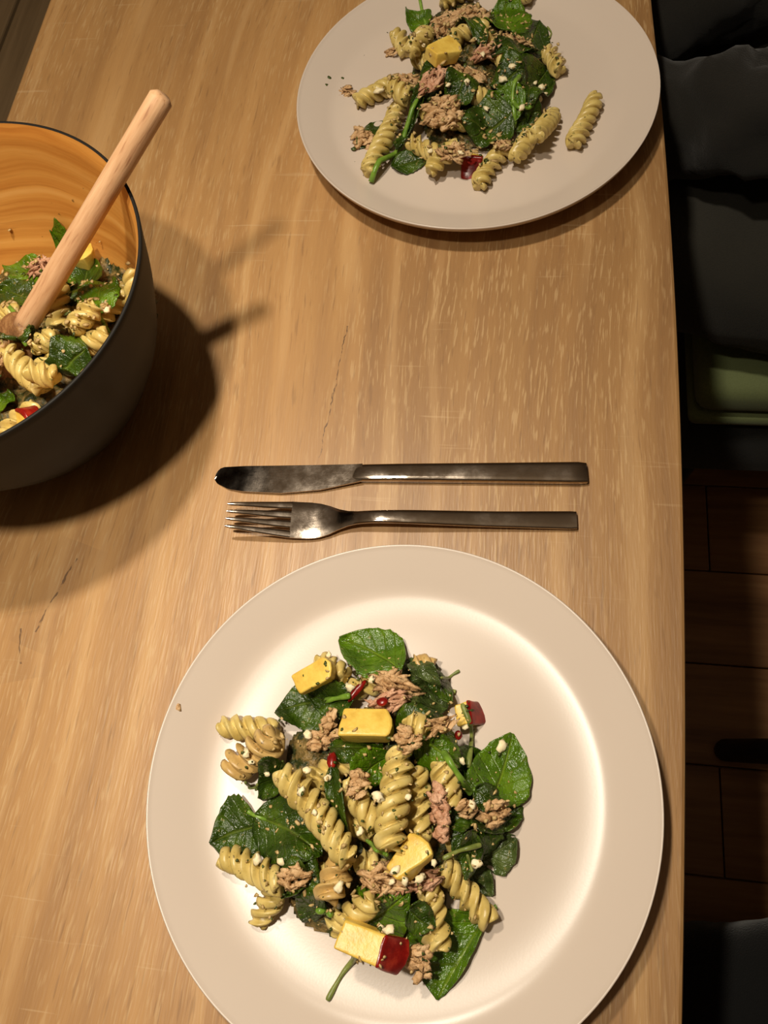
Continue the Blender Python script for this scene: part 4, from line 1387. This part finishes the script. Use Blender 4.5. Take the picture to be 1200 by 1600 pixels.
build_chair(.600, -.085, 'chair whose black leg foot shows on the floor at right', -.005)

# ------------------------------------------------------------------ people (only laps and sleeves come into view)
def skin_mesh(name, joints, edges, mat, parent=None, sub=2, disp=0.0, root_i=0):
    me = bpy.data.meshes.new(name)
    me.from_pydata([j[:3] for j in joints], edges, [])
    o = link(bpy.data.objects.new(name, me), parent)
    me.materials.append(mat)
    md = o.modifiers.new('skin', 'SKIN'); md.use_smooth_shade = True
    sv = me.skin_vertices[0].data
    for i, j in enumerate(joints):
        r = j[3]
        sv[i].radius = (r, r) if not isinstance(r, tuple) else r
        sv[i].use_root = (i == root_i)
    s = o.modifiers.new('smooth', 'SUBSURF'); s.levels = sub; s.render_levels = sub
    if disp:
        tx = bpy.data.textures.new(name + '_folds', 'CLOUDS'); tx.noise_scale = .055; tx.noise_depth = 2
        dm = o.modifiers.new('folds', 'DISPLACE'); dm.texture = tx; dm.strength = disp; dm.mid_level = .5; dm.texture_coords = 'LOCAL'
    return o

def build_person(px, py, label, top, bottom, knee_y, elbow, wrist, hip=.13):
    """sits facing -x with the pelvis at (px, py); joint heights are for a 0.45 m seat"""
    root_loc = (px, py, .45)
    L = lambda x, y, z: (x, y, z - .45)
    kl, kr = knee_y
    shx, shz = .06, 1.00
    J = [(*L(0, 0, .55), .10), (*L(.02, 0, .75), .10), (*L(.03, 0, .95), .10), (*L(.01, 0, 1.06), .055), (*L(-.02, 0, 1.13), .055),
         (*L(-.04, 0, 1.20), .085), (*L(-.04, 0, 1.28), .082),
         (*L(.04, -.16, 1.00), .055), (*L(elbow[0], -elbow[1], elbow[2]), .038), (*L(wrist[0], -wrist[1], wrist[2]), .026),
         (*L(.04, .16, 1.00), .055), (*L(elbow[0], elbow[1], elbow[2]), .038), (*L(wrist[0], wrist[1], wrist[2]), .026),
         (*L(-.02, -.10, .54), .075), (*L(-.42, kl, .53), .055), (*L(-.36, kl, .12), .040),
         (*L(-.02, .10, .54), .075), (*L(-.42, kr, .53), .055), (*L(-.36, kr, .12), .040)]
    E = [(0, 1), (1, 2), (2, 3), (3, 4), (4, 5), (5, 6), (2, 7), (7, 8), (8, 9), (2, 10), (10, 11), (11, 12), (0, 13), (13, 14), (14, 15), (0, 16), (16, 17), (17, 18)]
    body = skin_mesh('person', J, E, M['skinp'])
    body.location = root_loc
    tag(body, label, 'person')
    for s in (-1, 1):                                   # five fingers on each hand
        wv = np.array(L(wrist[0], s * wrist[1], wrist[2])); ev = np.array(L(elbow[0], s * elbow[1], elbow[2]))
        d = (wv - ev) / np.linalg.norm(wv - ev); sd = np.cross(d, [0, 0, 1]); sd /= np.linalg.norm(sd)
        hv = [(*(wv - d * .01), .024), (*(wv + d * .05), .024), (*(wv + d * .085), .018)]
        he = [(0, 1), (1, 2)]
        for q, ln in ((-1.5, .055), (-.5, .068), (.5, .072), (1.5, .062)):
            b = wv + d * .075 + sd * q * .019
            i = len(hv)
            hv += [(*b, .0088), (*(b + d * ln * .55 - [0, 0, .004]), .008), (*(b + d * ln - [0, 0, .014]), .0066)]
            he += [(1, i), (i, i + 1), (i + 1, i + 2)]
        i = len(hv); b = wv + d * .03 + sd * s * .028
        hv += [(*b, .010), (*(b + d * .035 + sd * s * .016 - [0, 0, .008]), .0085)]
        he += [(0, i), (i, i + 1)]
        skin_mesh('hand', hv, he, M['skinp'], body, 2)
    T = [(*L(0, 0, .56), (.17, .155)), (*L(.02, 0, .75), (.165, .15)), (*L(.035, 0, .93), (.15, .14)), (*L(.02, 0, 1.04), .085),
         (*L(.04, -.17, 1.00), .078), (*L(elbow[0], -elbow[1], elbow[2]), .052), (*L(wrist[0], -wrist[1], wrist[2]), .044),
         (*L(.04, .17, 1.00), .078), (*L(elbow[0], elbow[1], elbow[2]), .052), (*L(wrist[0], wrist[1], wrist[2]), .044)]
    skin_mesh('hoodie', T, [(0, 1), (1, 2), (2, 3), (2, 4), (4, 5), (5, 6), (2, 7), (7, 8), (8, 9)], M[top], body, 3, .05)
    Tr = [(*L(0, 0, .57), .135), (*L(-.03, -hip, .545), .105), (*L(-.24, (kl - hip) / 2, .545), .092), (*L(-.42, kl, .535), .074), (*L(-.36, kl, .10), .058),
          (*L(-.03, hip, .545), .105), (*L(-.24, (kr + hip) / 2, .545), .092), (*L(-.42, kr, .535), .074), (*L(-.36, kr, .10), .058)]
    skin_mesh('trousers', Tr, [(0, 1), (1, 2), (2, 3), (3, 4), (0, 5), (5, 6), (6, 7), (7, 8)], M[bottom], body, 3, .022)
    for s, k in ((-1, kl), (1, kr)):
        v, f = sweep([L(-.30, k, .052), L(-.36, k, .055), L(-.43, k, .045), L(-.52, k, .036), L(-.56, k, .03)], [.06, .085, .09, .09, .05], [.09, .10, .08, .06, .04], 16)
        mesh('shoe', v, f, M['black'], body)
    # head features
    v, f = lathe([(1e-4, .135), (.05, .125), (.085, .09), (.098, .04), (.096, -.02), (.088, -.06)], 24)
    hm = mesh('hair', v, f, M['hair'], body); hm.location = L(-.022, 0, 1.235)
    for s in (-1, 1):
        v, f = lump_verts(.008, .012, .008, 3, 2, .0)
        e = mesh('eye', v, f, M['cheese'], body); e.location = L(-.115, s * .032, 1.235)
        v, f = lump_verts(.016, .008, .028, 4, 2, .1)
        e = mesh('ear', v, f, M['skinp'], body); e.location = L(-.03, s * .088, 1.225)
    v, f = lump_verts(.018, .012, .022, 5, 2, .0); e = mesh('nose', v, f, M['skinp'], body); e.location = L(-.125, 0, 1.21)
    v, f = lump_verts(.008, .022, .006, 6, 2, .0); e = mesh('mouth', v, f, M['tunap'], body); e.location = L(-.112, 0, 1.17)
    return body
build_person(.47, .655, 'seated person in charcoal hoodie and trousers on the green chair', 'hoodie', 'trousers', (-.075, .05), (-.12, .165, .76), (-.47, .0, .610), .14)
build_person(.56, -.165, 'person in black trousers whose knee shows at lower right', 'black', 'black', (-.10, .06), (.02, .25, .80), (-.10, .13, .66), .11)
